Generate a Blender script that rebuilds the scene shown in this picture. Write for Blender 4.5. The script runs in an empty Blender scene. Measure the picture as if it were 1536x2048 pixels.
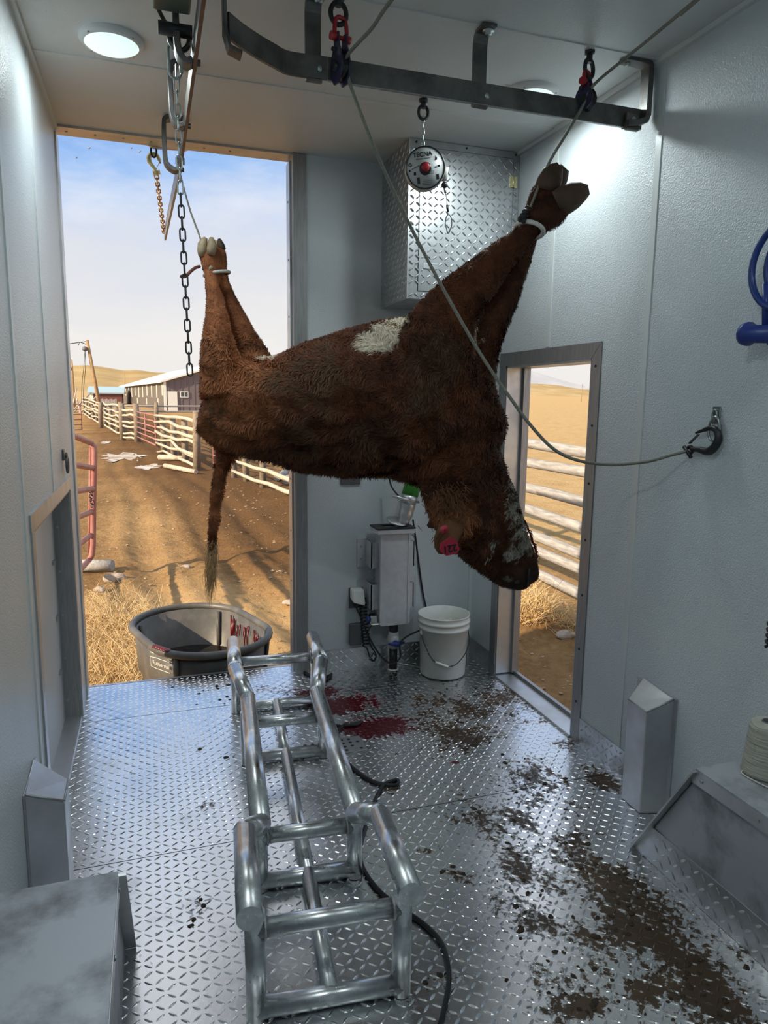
import bpy, bmesh, math, random
import numpy as np
from mathutils import Vector, Matrix, Quaternion
SC = bpy.context.scene
COL = SC.collection
R = math.radians
# ------------------------------------------------------------------ camera
FPX = 1403.97
YAW, PITCH, ROLL = .3210, -.1577, .0123
FW = Vector((math.sin(YAW)*math.cos(PITCH), math.cos(YAW)*math.cos(PITCH), math.sin(PITCH)))
_r = Vector((math.cos(YAW), -math.sin(YAW), 0)); _u = _r.cross(FW)
RT = _r*math.cos(ROLL)+_u*math.sin(ROLL); UP = -_r*math.sin(ROLL)+_u*math.cos(ROLL)
CAMP = Vector((0, 0, 1.6))
cam = bpy.data.cameras.new('camera'); camo = bpy.data.objects.new('camera', cam); COL.objects.link(camo)
cam.sensor_fit = 'HORIZONTAL'; cam.sensor_width = 36; cam.lens = 36*FPX/1536; cam.clip_start = .02; cam.clip_end = 20000
M = Matrix.Identity(4)
for i in range(3):
    M[i][0] = RT[i]; M[i][1] = UP[i]; M[i][2] = -FW[i]; M[i][3] = CAMP[i]
camo.matrix_world = M
SC.camera = camo
# ------------------------------------------------------------------ exposure
vs = SC.view_settings; vs.view_transform = 'Standard'; vs.look = 'None'; vs.gamma = 1; vs.exposure = .27; vs.use_curve_mapping = False
SC.cycles.max_bounces = 10; SC.cycles.diffuse_bounces = 6; SC.cycles.glossy_bounces = 5; SC.cycles.caustics_reflective = False
SC.cycles.sample_clamp_indirect = 4.0
# ------------------------------------------------------------------ sky (clear blue above, bright cloud bank low)
W = bpy.data.worlds.new('sky'); SC.world = W; W.use_nodes = True
nt = W.node_tree; nt.nodes.clear(); N = nt.nodes.new; L = nt.links.new
tc = N('ShaderNodeTexCoord'); sx = N('ShaderNodeSeparateXYZ'); L(tc.outputs['Generated'], sx.inputs[0])
mp = N('ShaderNodeMapping'); mp.inputs['Scale'].default_value = (1.6, 1.6, 4.5); L(tc.outputs['Generated'], mp.inputs[0])
nz = N('ShaderNodeTexNoise'); nz.inputs['Scale'].default_value = 2.2; nz.inputs['Detail'].default_value = 7; nz.inputs['Roughness'].default_value = .58; L(mp.outputs[0], nz.inputs['Vector'])
m1 = N('ShaderNodeMath'); m1.operation = 'MULTIPLY_ADD'; L(nz.outputs[0], m1.inputs[0]); m1.inputs[1].default_value = .20; L(sx.outputs[2], m1.inputs[2])
cr = N('ShaderNodeValToRGB'); L(m1.outputs[0], cr.inputs[0]); ce = cr.color_ramp
def ramp(ce, stops):
    while len(ce.elements) > 1: ce.elements.remove(ce.elements[0])
    ce.elements[0].position = stops[0][0]; ce.elements[0].color = (*stops[0][1], 1)
    for p, c in stops[1:]:
        e = ce.elements.new(p); e.color = (*c, 1)
ramp(ce, [(0.0, (.74, .70, .66)), (.18, (.75, .73, .71)), (.28, (.64, .66, .71)), (.335, (.55, .62, .76)), (.385, (.31, .48, .78)), (.44, (.18, .36, .73)), (.52, (.22, .41, .75)), (.60, (.62, .69, .80)), (.72, (.74, .77, .81)), (1, (.62, .68, .78))])
# broken cloud over the whole dome
nz2 = N('ShaderNodeTexNoise'); nz2.inputs['Scale'].default_value = 1.5; nz2.inputs['Detail'].default_value = 8; nz2.inputs['Roughness'].default_value = .6; L(mp.outputs[0], nz2.inputs['Vector'])
cm_ = N('ShaderNodeMapRange'); L(nz2.outputs[0], cm_.inputs[0]); cm_.inputs[1].default_value = .56; cm_.inputs[2].default_value = .78; cm_.inputs[4].default_value = .6
cx_ = N('ShaderNodeMix'); cx_.data_type = 'RGBA'; L(cm_.outputs[0], cx_.inputs[0]); L(cr.outputs[0], cx_.inputs[6]); cx_.inputs[7].default_value = (.80, .82, .86, 1)
bg = N('ShaderNodeBackground'); bg.inputs[1].default_value = .98; L(cx_.outputs[2], bg.inputs[0])
wo = N('ShaderNodeOutputWorld'); L(bg.outputs[0], wo.inputs[0])
# ------------------------------------------------------------------ sun: low, from the left of the trailer
sun = bpy.data.lights.new('sun', 'SUN'); sun.energy = 6.2; sun.angle = R(.7); sun.color = (1.0, .80, .55)
so = bpy.data.objects.new('sun', sun); COL.objects.link(so)
SUN_FROM = Vector((-1.0, -.42, .54)).normalized()
so.rotation_euler = (-SUN_FROM).to_track_quat('-Z', 'Y').to_euler()
# ceiling lamps (light of each LED dome; the domes themselves are built further down); last two are added unseen fill
LAMP_XY = [(-.08, 2.95), (1.567, 2.826), (-.08, .75), (1.567, .6)]
LAMP_W = [4.4, 5.6, 7.5, 4.]
for (lx, ly), w in zip(LAMP_XY, LAMP_W):
    a = bpy.data.lights.new('led_light', 'AREA'); a.shape = 'DISK'; a.size = .17; a.energy = w; a.color = (.88, .99, 1.0)
    o = bpy.data.objects.new('led_light', a); COL.objects.link(o); o.location = (lx, ly, 2.835)

# ================================================================== helpers
def at(px, py, X=None, Y=None, Z=None):
    d = FW+RT*((px-768)/FPX)-UP*((py-1024)/FPX)
    t = X/d[0] if X is not None else Y/d[1] if Y is not None else (Z-1.6)/d[2]
    return CAMP+d*t
def rnd(seed): return random.Random(seed)
_h = np.random.RandomState(7).rand(4096)
def vnoise(x, y, s=1.0, seed=0):
    x = np.asarray(x, float)*s+seed*17.31; y = np.asarray(y, float)*s+seed*9.77
    xi = np.floor(x).astype(int); yi = np.floor(y).astype(int); fx = x-xi; fy = y-yi
    fx = fx*fx*(3-2*fx); fy = fy*fy*(3-2*fy)
    g = lambda a, b: _h[(a*73+b*1193+((a*b) % 97)*31) % 4096]
    return (g(xi, yi)*(1-fx)+g(xi+1, yi)*fx)*(1-fy)+(g(xi, yi+1)*(1-fx)+g(xi+1, yi+1)*fx)*fy
def fbm(x, y, s=1.0, o=4, seed=0):
    v = 0; a = .5; t = 0
    for k in range(o):
        v = v+a*vnoise(x, y, s*2**k, seed+k); t += a; a *= .5
    return v/t
# ---- materials
def mat(name, col, rough=.5, metal=0., col2=None, ns=8., nd=4., nlo=.35, nhi=.65, bump=0., bs=60., spec=.5, attr=None, emit=0., trans=0., stretch=None, coat=0., rvar=0.):
    m = bpy.data.materials.new(name); m.use_nodes = True; t = m.node_tree; b = t.nodes['Principled BSDF']; n = t.nodes.new; l = t.links.new
    b.inputs['Base Color'].default_value = (*col, 1); b.inputs['Roughness'].default_value = rough; b.inputs['Metallic'].default_value = metal
    b.inputs['Specular IOR Level'].default_value = spec; b.inputs['Coat Weight'].default_value = coat
    if trans: b.inputs['Transmission Weight'].default_value = trans
    tc = n('ShaderNodeTexCoord'); oi = n('ShaderNodeObjectInfo'); ad = n('ShaderNodeVectorMath'); ad.operation = 'MULTIPLY_ADD'
    cb = n('ShaderNodeCombineXYZ'); l(oi.outputs['Random'], cb.inputs[0]); l(oi.outputs['Random'], cb.inputs[1]); l(cb.outputs[0], ad.inputs[0]); ad.inputs[1].default_value = (7, 13, 0); l(tc.outputs['Object'], ad.inputs[2])
    vec = ad.outputs[0]
    if stretch:
        mm = n('ShaderNodeMapping'); mm.inputs['Scale'].default_value = stretch; l(vec, mm.inputs[0]); vec = mm.outputs[0]
    src = None
    if attr:
        at_ = n('ShaderNodeAttribute'); at_.attribute_name = attr; src = at_.outputs['Color']; l(src, b.inputs['Base Color'])
    if col2 or rvar:
        z = n('ShaderNodeTexNoise'); z.inputs['Scale'].default_value = ns; z.inputs['Detail'].default_value = nd; z.inputs['Roughness'].default_value = .6; l(vec, z.inputs['Vector'])
        mr = n('ShaderNodeMapRange'); mr.inputs[1].default_value = nlo; mr.inputs[2].default_value = nhi; l(z.outputs[0], mr.inputs[0])
        if col2:
            mx = n('ShaderNodeMix'); mx.data_type = 'RGBA'; l(mr.outputs[0], mx.inputs[0]); mx.inputs[6].default_value = (*col, 1); mx.inputs[7].default_value = (*col2, 1)
            if src: l(src, mx.inputs[6]); mx.blend_type = 'MULTIPLY'
            l(mx.outputs[2], b.inputs['Base Color'])
        if rvar:
            r2 = n('ShaderNodeMath'); r2.operation = 'MULTIPLY_ADD'; l(mr.outputs[0], r2.inputs[0]); r2.inputs[1].default_value = rvar; r2.inputs[2].default_value = rough; l(r2.outputs[0], b.inputs['Roughness'])
    if bump:
        z2 = n('ShaderNodeTexNoise'); z2.inputs['Scale'].default_value = bs; z2.inputs['Detail'].default_value = 3; l(vec, z2.inputs['Vector'])
        bp = n('ShaderNodeBump'); bp.inputs['Strength'].default_value = bump; bp.inputs['Distance'].default_value = .01; l(z2.outputs[0], bp.inputs['Height']); l(bp.outputs[0], b.inputs['Normal'])
    if emit:
        b.inputs['Emission Color'].default_value = (*col, 1); b.inputs['Emission Strength'].default_value = emit
    return m
MT = {}
MT['frp'] = mat('white_frp_panel', (.74, .80, .83), .28, col2=(.69, .75, .785), ns=2., bump=.42, bs=190., spec=.5)
MT['ceil'] = mat('ceiling_frp_panel', (.70, .72, .71), .42, col2=(.66, .68, .67), ns=2., bump=.16, bs=170.)
MT['seam'] = mat('white_seam_trim', (.72, .77, .77), .35)
MT['alu'] = mat('mill_aluminium', (.62, .63, .64), .34, 1., col2=(.50, .51, .52), ns=5., bump=.05, bs=30., rvar=.14)
MT['aludk'] = mat('brushed_aluminium', (.40, .40, .40), .42, 1., col2=(.33, .33, .335), ns=14., stretch=(8, 8, .6), rvar=.1)
MT['alupaint'] = mat('dull_aluminium_sheet', (.52, .54, .58), .46, .45, col2=(.24, .245, .26), ns=7., nd=12, nlo=.47, nhi=.70, rvar=.12, bump=.03)
MT['tread'] = mat('diamond_plate', (.60, .61, .62), .30, 1., col2=(.47, .48, .49), ns=10., rvar=.12)
MT['galv'] = mat('galvanised_tube', (.80, .82, .82), .24, 1., col2=(.56, .58, .59), ns=18., rvar=.12)
MT['weld'] = mat('weld_bead', (.42, .43, .43), .45, 1., bump=.4, bs=200.)
MT['steel'] = mat('raw_steel_bar', (.20, .195, .185), .42, .9, col2=(.12, .115, .11), ns=9., rvar=.15)
MT['steelrust'] = mat('edge_rust_steel', (.23, .14, .10), .55, .5, col2=(.15, .10, .08), ns=14.)
MT['zinc'] = mat('zinc_plated', (.45, .50, .49), .32, 1.)
MT['dkchain'] = mat('dark_chain_steel', (.10, .095, .095), .45, .8)
MT['ylchain'] = mat('yellow_zinc_chain', (.72, .55, .26), .32, .9, col2=(.36, .14, .06), ns=25.)
MT['ylhook'] = mat('yellow_zinc_hook', (.80, .72, .40), .35, .6)
MT['blkiron'] = mat('black_iron', (.028, .028, .03), .42, .3)
MT['blkrub'] = mat('black_rubber', (.018, .018, .019), .5)
MT['blkplas'] = mat('black_plastic', (.012, .012, .013), .35)
MT['navy'] = mat('navy_pulley_plate', (.035, .03, .075), .38, .3)
MT['redpaint'] = mat('red_shackle_paint', (.42, .02, .03), .35)
MT['blue'] = mat('blue_hose', (.015, .045, .22), .35)
MT['bluep'] = mat('blue_painted_iron', (.025, .05, .26), .35)
MT['rope'] = mat('braided_rope', (.27, .265, .22), .8, col2=(.17, .165, .135), ns=260., nd=1.)
MT['ropewh'] = mat('white_cord', (.78, .76, .70), .8, col2=(.55, .53, .48), ns=300., nd=1.)
MT['white'] = mat('white_plastic', (.78, .79, .77), .38, bump=.02)
MT['bucket'] = mat('white_bucket_plastic', (.86, .87, .82), .42, col2=(.70, .70, .64), ns=6., nlo=.5, nhi=.8)
MT['gray'] = mat('grey_electrical_box', (.12, .125, .13), .5)
MT['green'] = mat('green_tool_housing', (.06, .38, .05), .35)
MT['teal'] = mat('green_carton', (.02, .33, .22), .5)
MT['label'] = mat('grey_label', (.48, .50, .50), .45)
MT['ink'] = mat('black_print', (.012, .012, .012), .6)
MT['tubgray'] = mat('grey_stock_tank', (.075, .073, .070), .45, col2=(.16, .15, .135), ns=5., nd=7, nlo=.45, nhi=.75, bump=.05, bs=40.)
MT['logo'] = mat('pale_print', (.62, .60, .55), .6)
MT['water'] = mat('dark_water', (.012, .008, .006), .04)
MT['blood'] = mat('dried_blood', (.095, .004, .007), .35)
MT['wood'] = mat('weathered_pole', (.62, .54, .43), .85, col2=(.42, .35, .27), ns=9., nd=6, stretch=(1, 1, 1), bump=.3, bs=25.)
MT['woodgr'] = mat('grey_weathered_pole', (.44, .43, .42), .85, col2=(.25, .24, .235), ns=7., nd=8, bump=.10, bs=60., stretch=(6, .7, 6))
MT['post'] = mat('old_fence_post', (.30, .24, .18), .9, col2=(.20, .16, .12), ns=10., bump=.4, bs=30.)
MT['pole'] = mat('utility_pole', (.42, .26, .13), .85, col2=(.30, .19, .10), ns=4.)
MT['redpipe'] = mat('faded_red_pipe', (.42, .20, .17), .5, col2=(.34, .13, .11), ns=7.)
MT['barnside'] = mat('tan_barn_siding', (.30, .27, .25), .6)
MT['barnend'] = mat('brown_barn_siding', (.16, .13, .14), .6)
MT['barnwhite'] = mat('white_barn_trim', (.75, .76, .74), .5)
MT['maroon'] = mat('maroon_siding', (.15, .055, .055), .6)
MT['tinroof'] = mat('pale_tin_roof', (.36, .50, .58), .5)
MT['glassdk'] = mat('dark_window_glass', (.05, .06, .07), .1)
MT['straw'] = mat('dry_straw', (.88, .68, .38), .8, col2=(.70, .50, .25), ns=3.)
MT['stone'] = mat('field_stone', (.46, .40, .33), .9, col2=(.32, .26, .20), ns=12., bump=.5, bs=30.)
MT['hill'] = mat('dry_grass_hill', (.50, .38, .21), 1., col2=(.38, .27, .13), ns=.02, nd=8, spec=.0)
MT['mount'] = mat('hazy_mountain', (.50, .51, .53), 1., col2=(.56, .56, .57), ns=.002, nd=8, spec=.0)  # pale grey has the distance haze painted into the slope colour
MT['snow'] = mat('old_snow', (.58, .56, .54), .8, col2=(.33, .23, .14), ns=2.2, nd=9, nlo=.44, nhi=.58)
MT['hoof'] = mat('hoof_horn', (.085, .045, .024), .7, col2=(.050, .028, .016), ns=20.)
MT['hooflt'] = mat('pale_hoof_horn', (.50, .38, .24), .55, col2=(.32, .23, .14), ns=18.)
MT['coat'] = mat('cow_hide', (1, 1, 1), .75, attr='coat', spec=.2)
MT['fur'] = mat('cow_fur', (1, 1, 1), .62, attr='coat', spec=.25)
MT['tag'] = mat('red_ear_tag', (.45, .02, .05), .45)
MT['tail'] = mat('blond_tail_hair', (.92, .64, .34), .7, col2=(.62, .38, .17), ns=60.)
MT['twine'] = mat('natural_twine', (.52, .50, .43), .8, col2=(.40, .385, .33), ns=130., nd=2, stretch=(.1, .1, 1), bump=.5, bs=200.)
MT['lampglass'] = mat('lit_led_lens', (.80, 1.0, .96), .3, emit=.70)
MT['birdgr'] = mat('pale_bird_feather', (.30, .32, .36), .7)
MT['manure'] = mat('dried_mud', (.065, .043, .024), .9, col2=(.035, .022, .013), ns=60., bump=.6, bs=120.)

# ---- mesh builder
class MB:
    def __init__(s): s.v = []; s.f = []; s.m = []; s.s = []
    def add(s, vs, fs, m=0, smooth=False):
        o = len(s.v); s.v += [Vector(v) for v in vs]
        for f in fs: s.f.append([i+o for i in f]); s.m.append(m); s.s.append(smooth)
        return s
    def box(s, lo, hi, m=0, rot=None, c=None):
        lo = Vector(lo); hi = Vector(hi)
        v = [Vector((x, y, z)) for z in (lo[2], hi[2]) for y in (lo[1], hi[1]) for x in (lo[0], hi[0])]
        if rot is not None:
            c = Vector(c) if c is not None else (lo+hi)/2
            v = [rot @ (p-c)+c for p in v]
        return s.add(v, [(0, 2, 3, 1), (4, 5, 7, 6), (0, 1, 5, 4), (2, 6, 7, 3), (0, 4, 6, 2), (1, 3, 7, 5)], m)
    def hexa(s, b4, t4, m=0):   # bottom quad, top quad in the same order
        return s.add(list(b4)+list(t4), [(3, 2, 1, 0), (4, 5, 6, 7), (0, 1, 5, 4), (1, 2, 6, 5), (2, 3, 7, 6), (3, 0, 4, 7)], m)
    def tube(s, pts, r, n=10, m=0, closed=False, smooth=True, caps=True, flat=None):
        pts = [Vector(p) for p in pts]; k = len(pts); rr = r if isinstance(r, (list, tuple)) else [r]*k
        vs = []; prev = None
        for i, p in enumerate(pts):
            if closed: t = pts[(i+1) % k]-pts[i-1]
            else: t = pts[min(i+1, k-1)]-pts[max(i-1, 0)]
            t = t.normalized() if t.length > 1e-9 else Vector((0, 0, 1))
            if prev is None:
                a = t.cross(Vector((0, 0, 1)));
                if a.length < .1: a = t.cross(Vector((1, 0, 0)))
            else: a = prev-t*prev.dot(t)
            a.normalize(); b = t.cross(a); prev = a
            if flat is not None and i == 0: pass
            for j in range(n):
                q = 2*math.pi*j/n; vs.append(p+a*(rr[i]*math.cos(q))+b*(rr[i]*math.sin(q)))
        fs = []
        for i in range(k if closed else k-1):
            i2 = (i+1) % k
            for j in range(n):
                j2 = (j+1) % n; fs.append((i*n+j, i*n+j2, i2*n+j2, i2*n+j))
        s.add(vs, fs, m, smooth)
        if caps and not closed:
            o = len(s.v)-k*n
            s.f.append([o+j for j in range(n)][::-1]); s.m.append(m); s.s.append(False)
            s.f.append([o+(k-1)*n+j for j in range(n)]); s.m.append(m); s.s.append(False)
        return s
    def cyl(s, a, b, r, r2=None, n=20, m=0): return s.tube([a, b], [r, r if r2 is None else r2], n, m)
    def lathe(s, prof, o=(0, 0, 0), ax=(0, 0, 1), n=28, m=0, smooth=True, cap0=True, cap1=True):
        o = Vector(o); ax = Vector(ax).normalized(); a = ax.cross(Vector((0, 0, 1)))
        if a.length < .1: a = Vector((1, 0, 0))
        a.normalize(); b = ax.cross(a); vs = []
        for r, z in prof:
            for j in range(n):
                q = 2*math.pi*j/n; vs.append(o+ax*z+a*(r*math.cos(q))+b*(r*math.sin(q)))
        fs = [(i*n+j, i*n+(j+1) % n, (i+1)*n+(j+1) % n, (i+1)*n+j) for i in range(len(prof)-1) for j in range(n)]
        if cap0: fs.append(list(range(n))[::-1])
        if cap1: fs.append([(len(prof)-1)*n+j for j in range(n)])
        return s.add(vs, fs, m, smooth)
    def strip(s, pts, wdir, w, th, m=0):  # flat bar swept along pts, width w along wdir, thickness th
        pts = [Vector(p) for p in pts]; wd = Vector(wdir).normalized(); k = len(pts); vs = []
        for i, p in enumerate(pts):
            t = (pts[min(i+1, k-1)]-pts[max(i-1, 0)]).normalized(); nn = t.cross(wd).normalized()
            for x, y in ((-1, -1), (1, -1), (1, 1), (-1, 1)): vs.append(p+wd*(x*w/2)+nn*(y*th/2))
        fs = [(i*4+j, i*4+(j+1) % 4, i*4+4+(j+1) % 4, i*4+4+j) for i in range(k-1) for j in range(4)]
        fs += [(3, 2, 1, 0), tuple((k-1)*4+j for j in range(4))]
        return s.add(vs, fs, m)
    def ball(s, c, r, m=0, n=12, k=7, sc=(1, 1, 1)):
        prof = [(max(1e-4, r*math.sin(math.pi*i/k)), -r*math.cos(math.pi*i/k)) for i in range(k+1)]
        o = len(s.v); s.lathe(prof, (0, 0, 0), (0, 0, 1), n, m, cap0=False, cap1=False)
        for i in range(o, len(s.v)):
            v = s.v[i]; s.v[i] = Vector((v.x*sc[0], v.y*sc[1], v.z*sc[2]))+Vector(c)
        return s
    def prism(s, poly, ax, dep, m=0):  # poly: 3-D points, extruded by ax*dep
        poly = [Vector(p) for p in poly]; d = Vector(ax)*dep; n = len(poly)
        return s.add(poly+[p+d for p in poly], [list(range(n))[::-1], list(range(n, 2*n))]+[(i, (i+1) % n, n+(i+1) % n, n+i) for i in range(n)], m)
    def build(s, name, mats, parent=None, bevel=0, fixn=True, **kw):
        if not isinstance(mats, (list, tuple)): mats = [mats]
        me = bpy.data.meshes.new(name); off = Vector((0, 0, 0)); q = parent
        while q is not None: off += q.location; q = q.parent
        org = Vector((0, 0, 0))
        if parent is None and s.v:
            xs = [v.x for v in s.v]; ys = [v.y for v in s.v]; zs = [v.z for v in s.v]
            org = Vector(((min(xs)+max(xs))/2, (min(ys)+max(ys))/2, min(zs)))
        me.from_pydata([v-off-org for v in s.v], [], s.f)
        for m in mats: me.materials.append(MT[m] if isinstance(m, str) else m)
        me.polygons.foreach_set('material_index', s.m); me.polygons.foreach_set('use_smooth', s.s)
        if fixn:
            b = bmesh.new(); b.from_mesh(me); bmesh.ops.recalc_face_normals(b, faces=b.faces); b.to_mesh(me); b.free()
        me.update()
        o = bpy.data.objects.new(name, me); COL.objects.link(o); o.location = org
        if parent is not None: o.parent = parent
        if bevel:
            md = o.modifiers.new('bevel', 'BEVEL'); md.width = bevel; md.segments = 2; md.limit_method = 'ANGLE'; md.angle_limit = R(40)
        for k, v in kw.items(): o[k] = v
        return o
def thing(name, label, cat, loc=(0, 0, 0), group=None):
    o = bpy.data.objects.new(name, None); COL.objects.link(o); o.location = loc; o.empty_display_size = .05
    o['label'] = label; o['category'] = cat
    if group: o['group'] = group
    return o
def struct(name, loc=(0, 0, 0)):
    o = bpy.data.objects.new(name, None); COL.objects.link(o); o.location = loc; o['kind'] = 'structure'; return o
def npmesh(name, V, F, mats, parent=None, smooth=False, cols=None, loops=None, **kw):
    """V (n,3), F (m,k) arrays; cols per vertex colour attribute 'coat' or dict of float attributes"""
    V = np.asarray(V, np.float32); F = np.asarray(F, np.int32)
    if parent is not None:
        q = parent; off = Vector((0, 0, 0))
        while q is not None: off += q.location; q = q.parent
        V = V-np.array(off, np.float32)
    me = bpy.data.meshes.new(name); me.vertices.add(len(V)); me.vertices.foreach_set('co', V.ravel())
    k = F.shape[1]; me.loops.add(F.size); me.loops.foreach_set('vertex_index', F.ravel()); me.polygons.add(len(F))
    me.polygons.foreach_set('loop_start', np.arange(0, F.size, k, dtype=np.int32))
    me.update(calc_edges=True); me.validate()
    for m in (mats if isinstance(mats, (list, tuple)) else [mats]): me.materials.append(MT[m] if isinstance(m, str) else m)
    me.polygons.foreach_set('use_smooth', [smooth]*len(me.polygons))
    if cols is not None:
        for an, arr in cols.items():
            a = me.color_attributes.new(an, 'FLOAT_COLOR', 'POINT'); a.data.foreach_set('color', np.asarray(arr, np.float32).ravel())
    o = bpy.data.objects.new(name, me); COL.objects.link(o)
    if parent is not None: o.parent = parent
    for kk, v in kw.items(): o[kk] = v
    return o
def spline(pts, n=8):
    P = [Vector(p) for p in pts]; out = []
    for i in range(len(P)-1):
        p0 = P[max(i-1, 0)]; p1 = P[i]; p2 = P[i+1]; p3 = P[min(i+2, len(P)-1)]
        for k in range(n):
            t = k/n; out.append(.5*((2*p1)+(p2-p0)*t+(2*p0-5*p1+4*p2-p3)*t*t+(3*p1-p0-3*p2+p3)*t**3))
    return out+[P[-1]]
def link_mesh(ln, w, wire, n=6):
    b = MB(); pts = []; r = w/2-wire/2; h = ln/2-w/2
    for i in range(6): q = math.pi*i/5; pts.append((r*math.cos(q), 0, h+r*math.sin(q)))
    for i in range(6): q = math.pi+math.pi*i/5; pts.append((r*math.cos(q), 0, -h+r*math.sin(q)))
    b.tube(pts, wire/2, n, closed=True); return b
def chain(root, a, b, pitch, wire, m, wid=None, roll=0.):
    a = Vector(a); b = Vector(b); d = b-a; n = max(1, round(d.length/pitch)); pt = d.length/n
    ln = pt+2*wire*.95; wid = wid or wire*3.5
    q0 = d.normalized().to_track_quat('Z', 'Y'); first = None
    for i in range(n):
        c = a+d*((i+.5)/n)
        if first is None:
            first = link_mesh(ln, wid, wire).build('link', m, None, fixn=True); me = first.data; o = first
            for v in me.vertices: v.co += Vector((0, 0, -ln/2)) if False else Vector((0, 0, 0))
            # recentre on the middle of the link
            zs = [v.co.z for v in me.vertices]; cz = (min(zs)+max(zs))/2
            for v in me.vertices: v.co.z -= cz
        else:
            o = bpy.data.objects.new('link', first.data); COL.objects.link(o)
        o.parent = root; o.location = c-root.location; o.rotation_mode = 'QUATERNION'
        o.rotation_quaternion = q0 @ Quaternion((0, 0, 1), roll+(math.pi/2)*(i % 2))
def text_mesh(body, size, m, parent, origin, xdir, ydir, ext=.0006, name='lettering', bold=0., kw=None):
    cu = bpy.data.curves.new('t', 'FONT'); cu.body = body; cu.size = size; cu.align_x = 'CENTER'; cu.align_y = 'CENTER'; cu.extrude = ext; cu.offset = bold; cu.resolution_u = 3
    o = bpy.data.objects.new('t', cu); COL.objects.link(o); dg = bpy.context.evaluated_depsgraph_get(); me = bpy.data.meshes.new_from_object(o.evaluated_get(dg))
    bpy.data.objects.remove(o); me.materials.clear(); me.materials.append(MT[m])
    x = Vector(xdir).normalized(); y = Vector(ydir); y = (y-x*y.dot(x)).normalized(); z = x.cross(y); off = Vector((0, 0, 0)); q = parent
    while q is not None: off += q.location; q = q.parent
    for v in me.vertices: v.co = Vector(origin)-off+x*v.co.x+y*v.co.y+z*v.co.z
    t = bpy.data.objects.new(name, me); COL.objects.link(t); t.parent = parent; return t

# tread lugs over a rectangle: o origin corner, u,v unit directions, w,h sizes
def tread(o, u, v, w, h, parent, pitch=.0305, ln=.031, wd=.0080, ht=.0017, holes=(), cols=None, mname='tread', name='tread_lugs', keep=None):
    o = np.array(o, float); u = np.array(u, float); v = np.array(v, float); nrm = np.cross(u, v)
    ni = int(w/pitch); nj = int(h/pitch); I, J = np.meshgrid(np.arange(ni), np.arange(nj), indexing='ij'); I = I.ravel(); J = J.ravel()
    cu = (I+.5)*w/ni; cv = (J+.5)*h/nj; ang = np.where((I+J) % 2 == 0, R(40), R(-40))
    if keep is not None:
        k = keep(cu, cv); cu = cu[k]; cv = cv[k]; ang = ang[k]
    base = np.array([(-.5, 0, 0), (-.22, -.5, 0), (.22, -.5, 0), (.5, 0, 0), (.22, .5, 0), (-.22, .5, 0), (-.25, 0, 1), (.25, 0, 1)])
    lx = base[:, 0]*ln; ly = base[:, 1]*wd; lz = base[:, 2]*ht; ca = np.cos(ang)[:, None]; sa = np.sin(ang)[:, None]
    X = cu[:, None]+lx*ca-ly*sa; Yv = cv[:, None]+lx*sa+ly*ca
    V = o+X[..., None]*u+Yv[..., None]*v+lz[None, :, None]*nrm
    n = len(cu); tri = np.array([(0, 1, 6), (1, 2, 6), (2, 7, 6), (2, 3, 7), (3, 4, 7), (4, 5, 7), (5, 6, 7), (5, 0, 6)])
    F = (np.arange(n)*8)[:, None, None]+tri[None]
    V = V.reshape(-1, 3)
    return npmesh(name, V, F.reshape(-1, 3), mname, parent, False, cols=(cols(V) if cols else None), kind='stuff')

# ================================================================== the trailer shell
XL, XR, ZC, YB, YN = -.3825, 1.877, 2.879, 3.9, -1.2
# ---- floor stains (their own shapes): manure and blood maps in floor metres
def P2(px, py): p = at(px, py, Z=0); return p.x, p.y
MAN = []   # (x, y, rx, ry, angle, strength)
def blot(px, py, rx, ry, ang=0, k=1.): x, y = P2(px, py); MAN.append((x, y, rx, ry, R(ang), k))
for a in [(950, 1425, .30, .22, 20, .78), (860, 1400, .24, .16, 0, .68), (1000, 1390, .24, .14, 0, .70), (1065, 1410, .14, .11, 0, .72), (930, 1470, .24, .18, 30, .80), (860, 1440, .20, .18, 0, .60),
          (1250, 1790, .13, .30, 12, .95), (1330, 1900, .10, .30, 18, 1.), (1390, 1990, .12, .22, 20, 1.05), (1220, 1760, .11, .14, 0, .9), (1300, 1990, .10, .14, 0, .7),
          (1060, 1840, .12, .14, 0, .72), (1050, 1740, .16, .20, 0, .55), (1000, 1640, .22, .27, 0, .54), (1060, 1560, .22, .25, 0, .56), (1160, 1690, .14, .20, 0, .5), (1190, 1900, .15, .2, 0, .6), (1120, 1960, .2, .16, 0, .5),
          (848, 1700, .055, .04, 0, .7), (912, 1750, .045, .06, 0, .85), (780, 1580, .06, .05, 0, .75), (800, 1510, .12, .06, 0, .5), (1170, 2010, .06, .05, 0, 1.1), (1200, 1560, .11, .09, 40, .95), (1150, 1480, .10, .06, 40, .8),
          (415, 1610, .045, .045, 0, .8), (395, 1500, .06, .035, 0, .8), (385, 1825, .06, .09, 0, .68), (460, 1515, .05, .05, 0, .6), (430, 1375, .20, .06, 0, .7), (360, 1370, .16, .05, 0, .55), (460, 1400, .12, .08, 0, .7), (620, 1480, .06, .05, 0, .5), (1140, 1620, .08, .1, 0, .6), (890, 1960, .05, .05, 0, .9)]:
    blot(*a)
BLD = [(*P2(755, 1455), .23, .13, 0., 1.45), (*P2(690, 1408), .22, .15, 0., 1.4), (*P2(640, 1385), .18, .13, 0., 1.25), (*P2(560, 1372), .2, .10, 0., .42), (*P2(720, 1440), .14, .1, 0., .8), (*P2(840, 1520), .05, .035, 0., .62), (*P2(910, 1525), .03, .02, 0., .75), (*P2(1010, 1440), .05, .03, 0, .6)]
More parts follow.
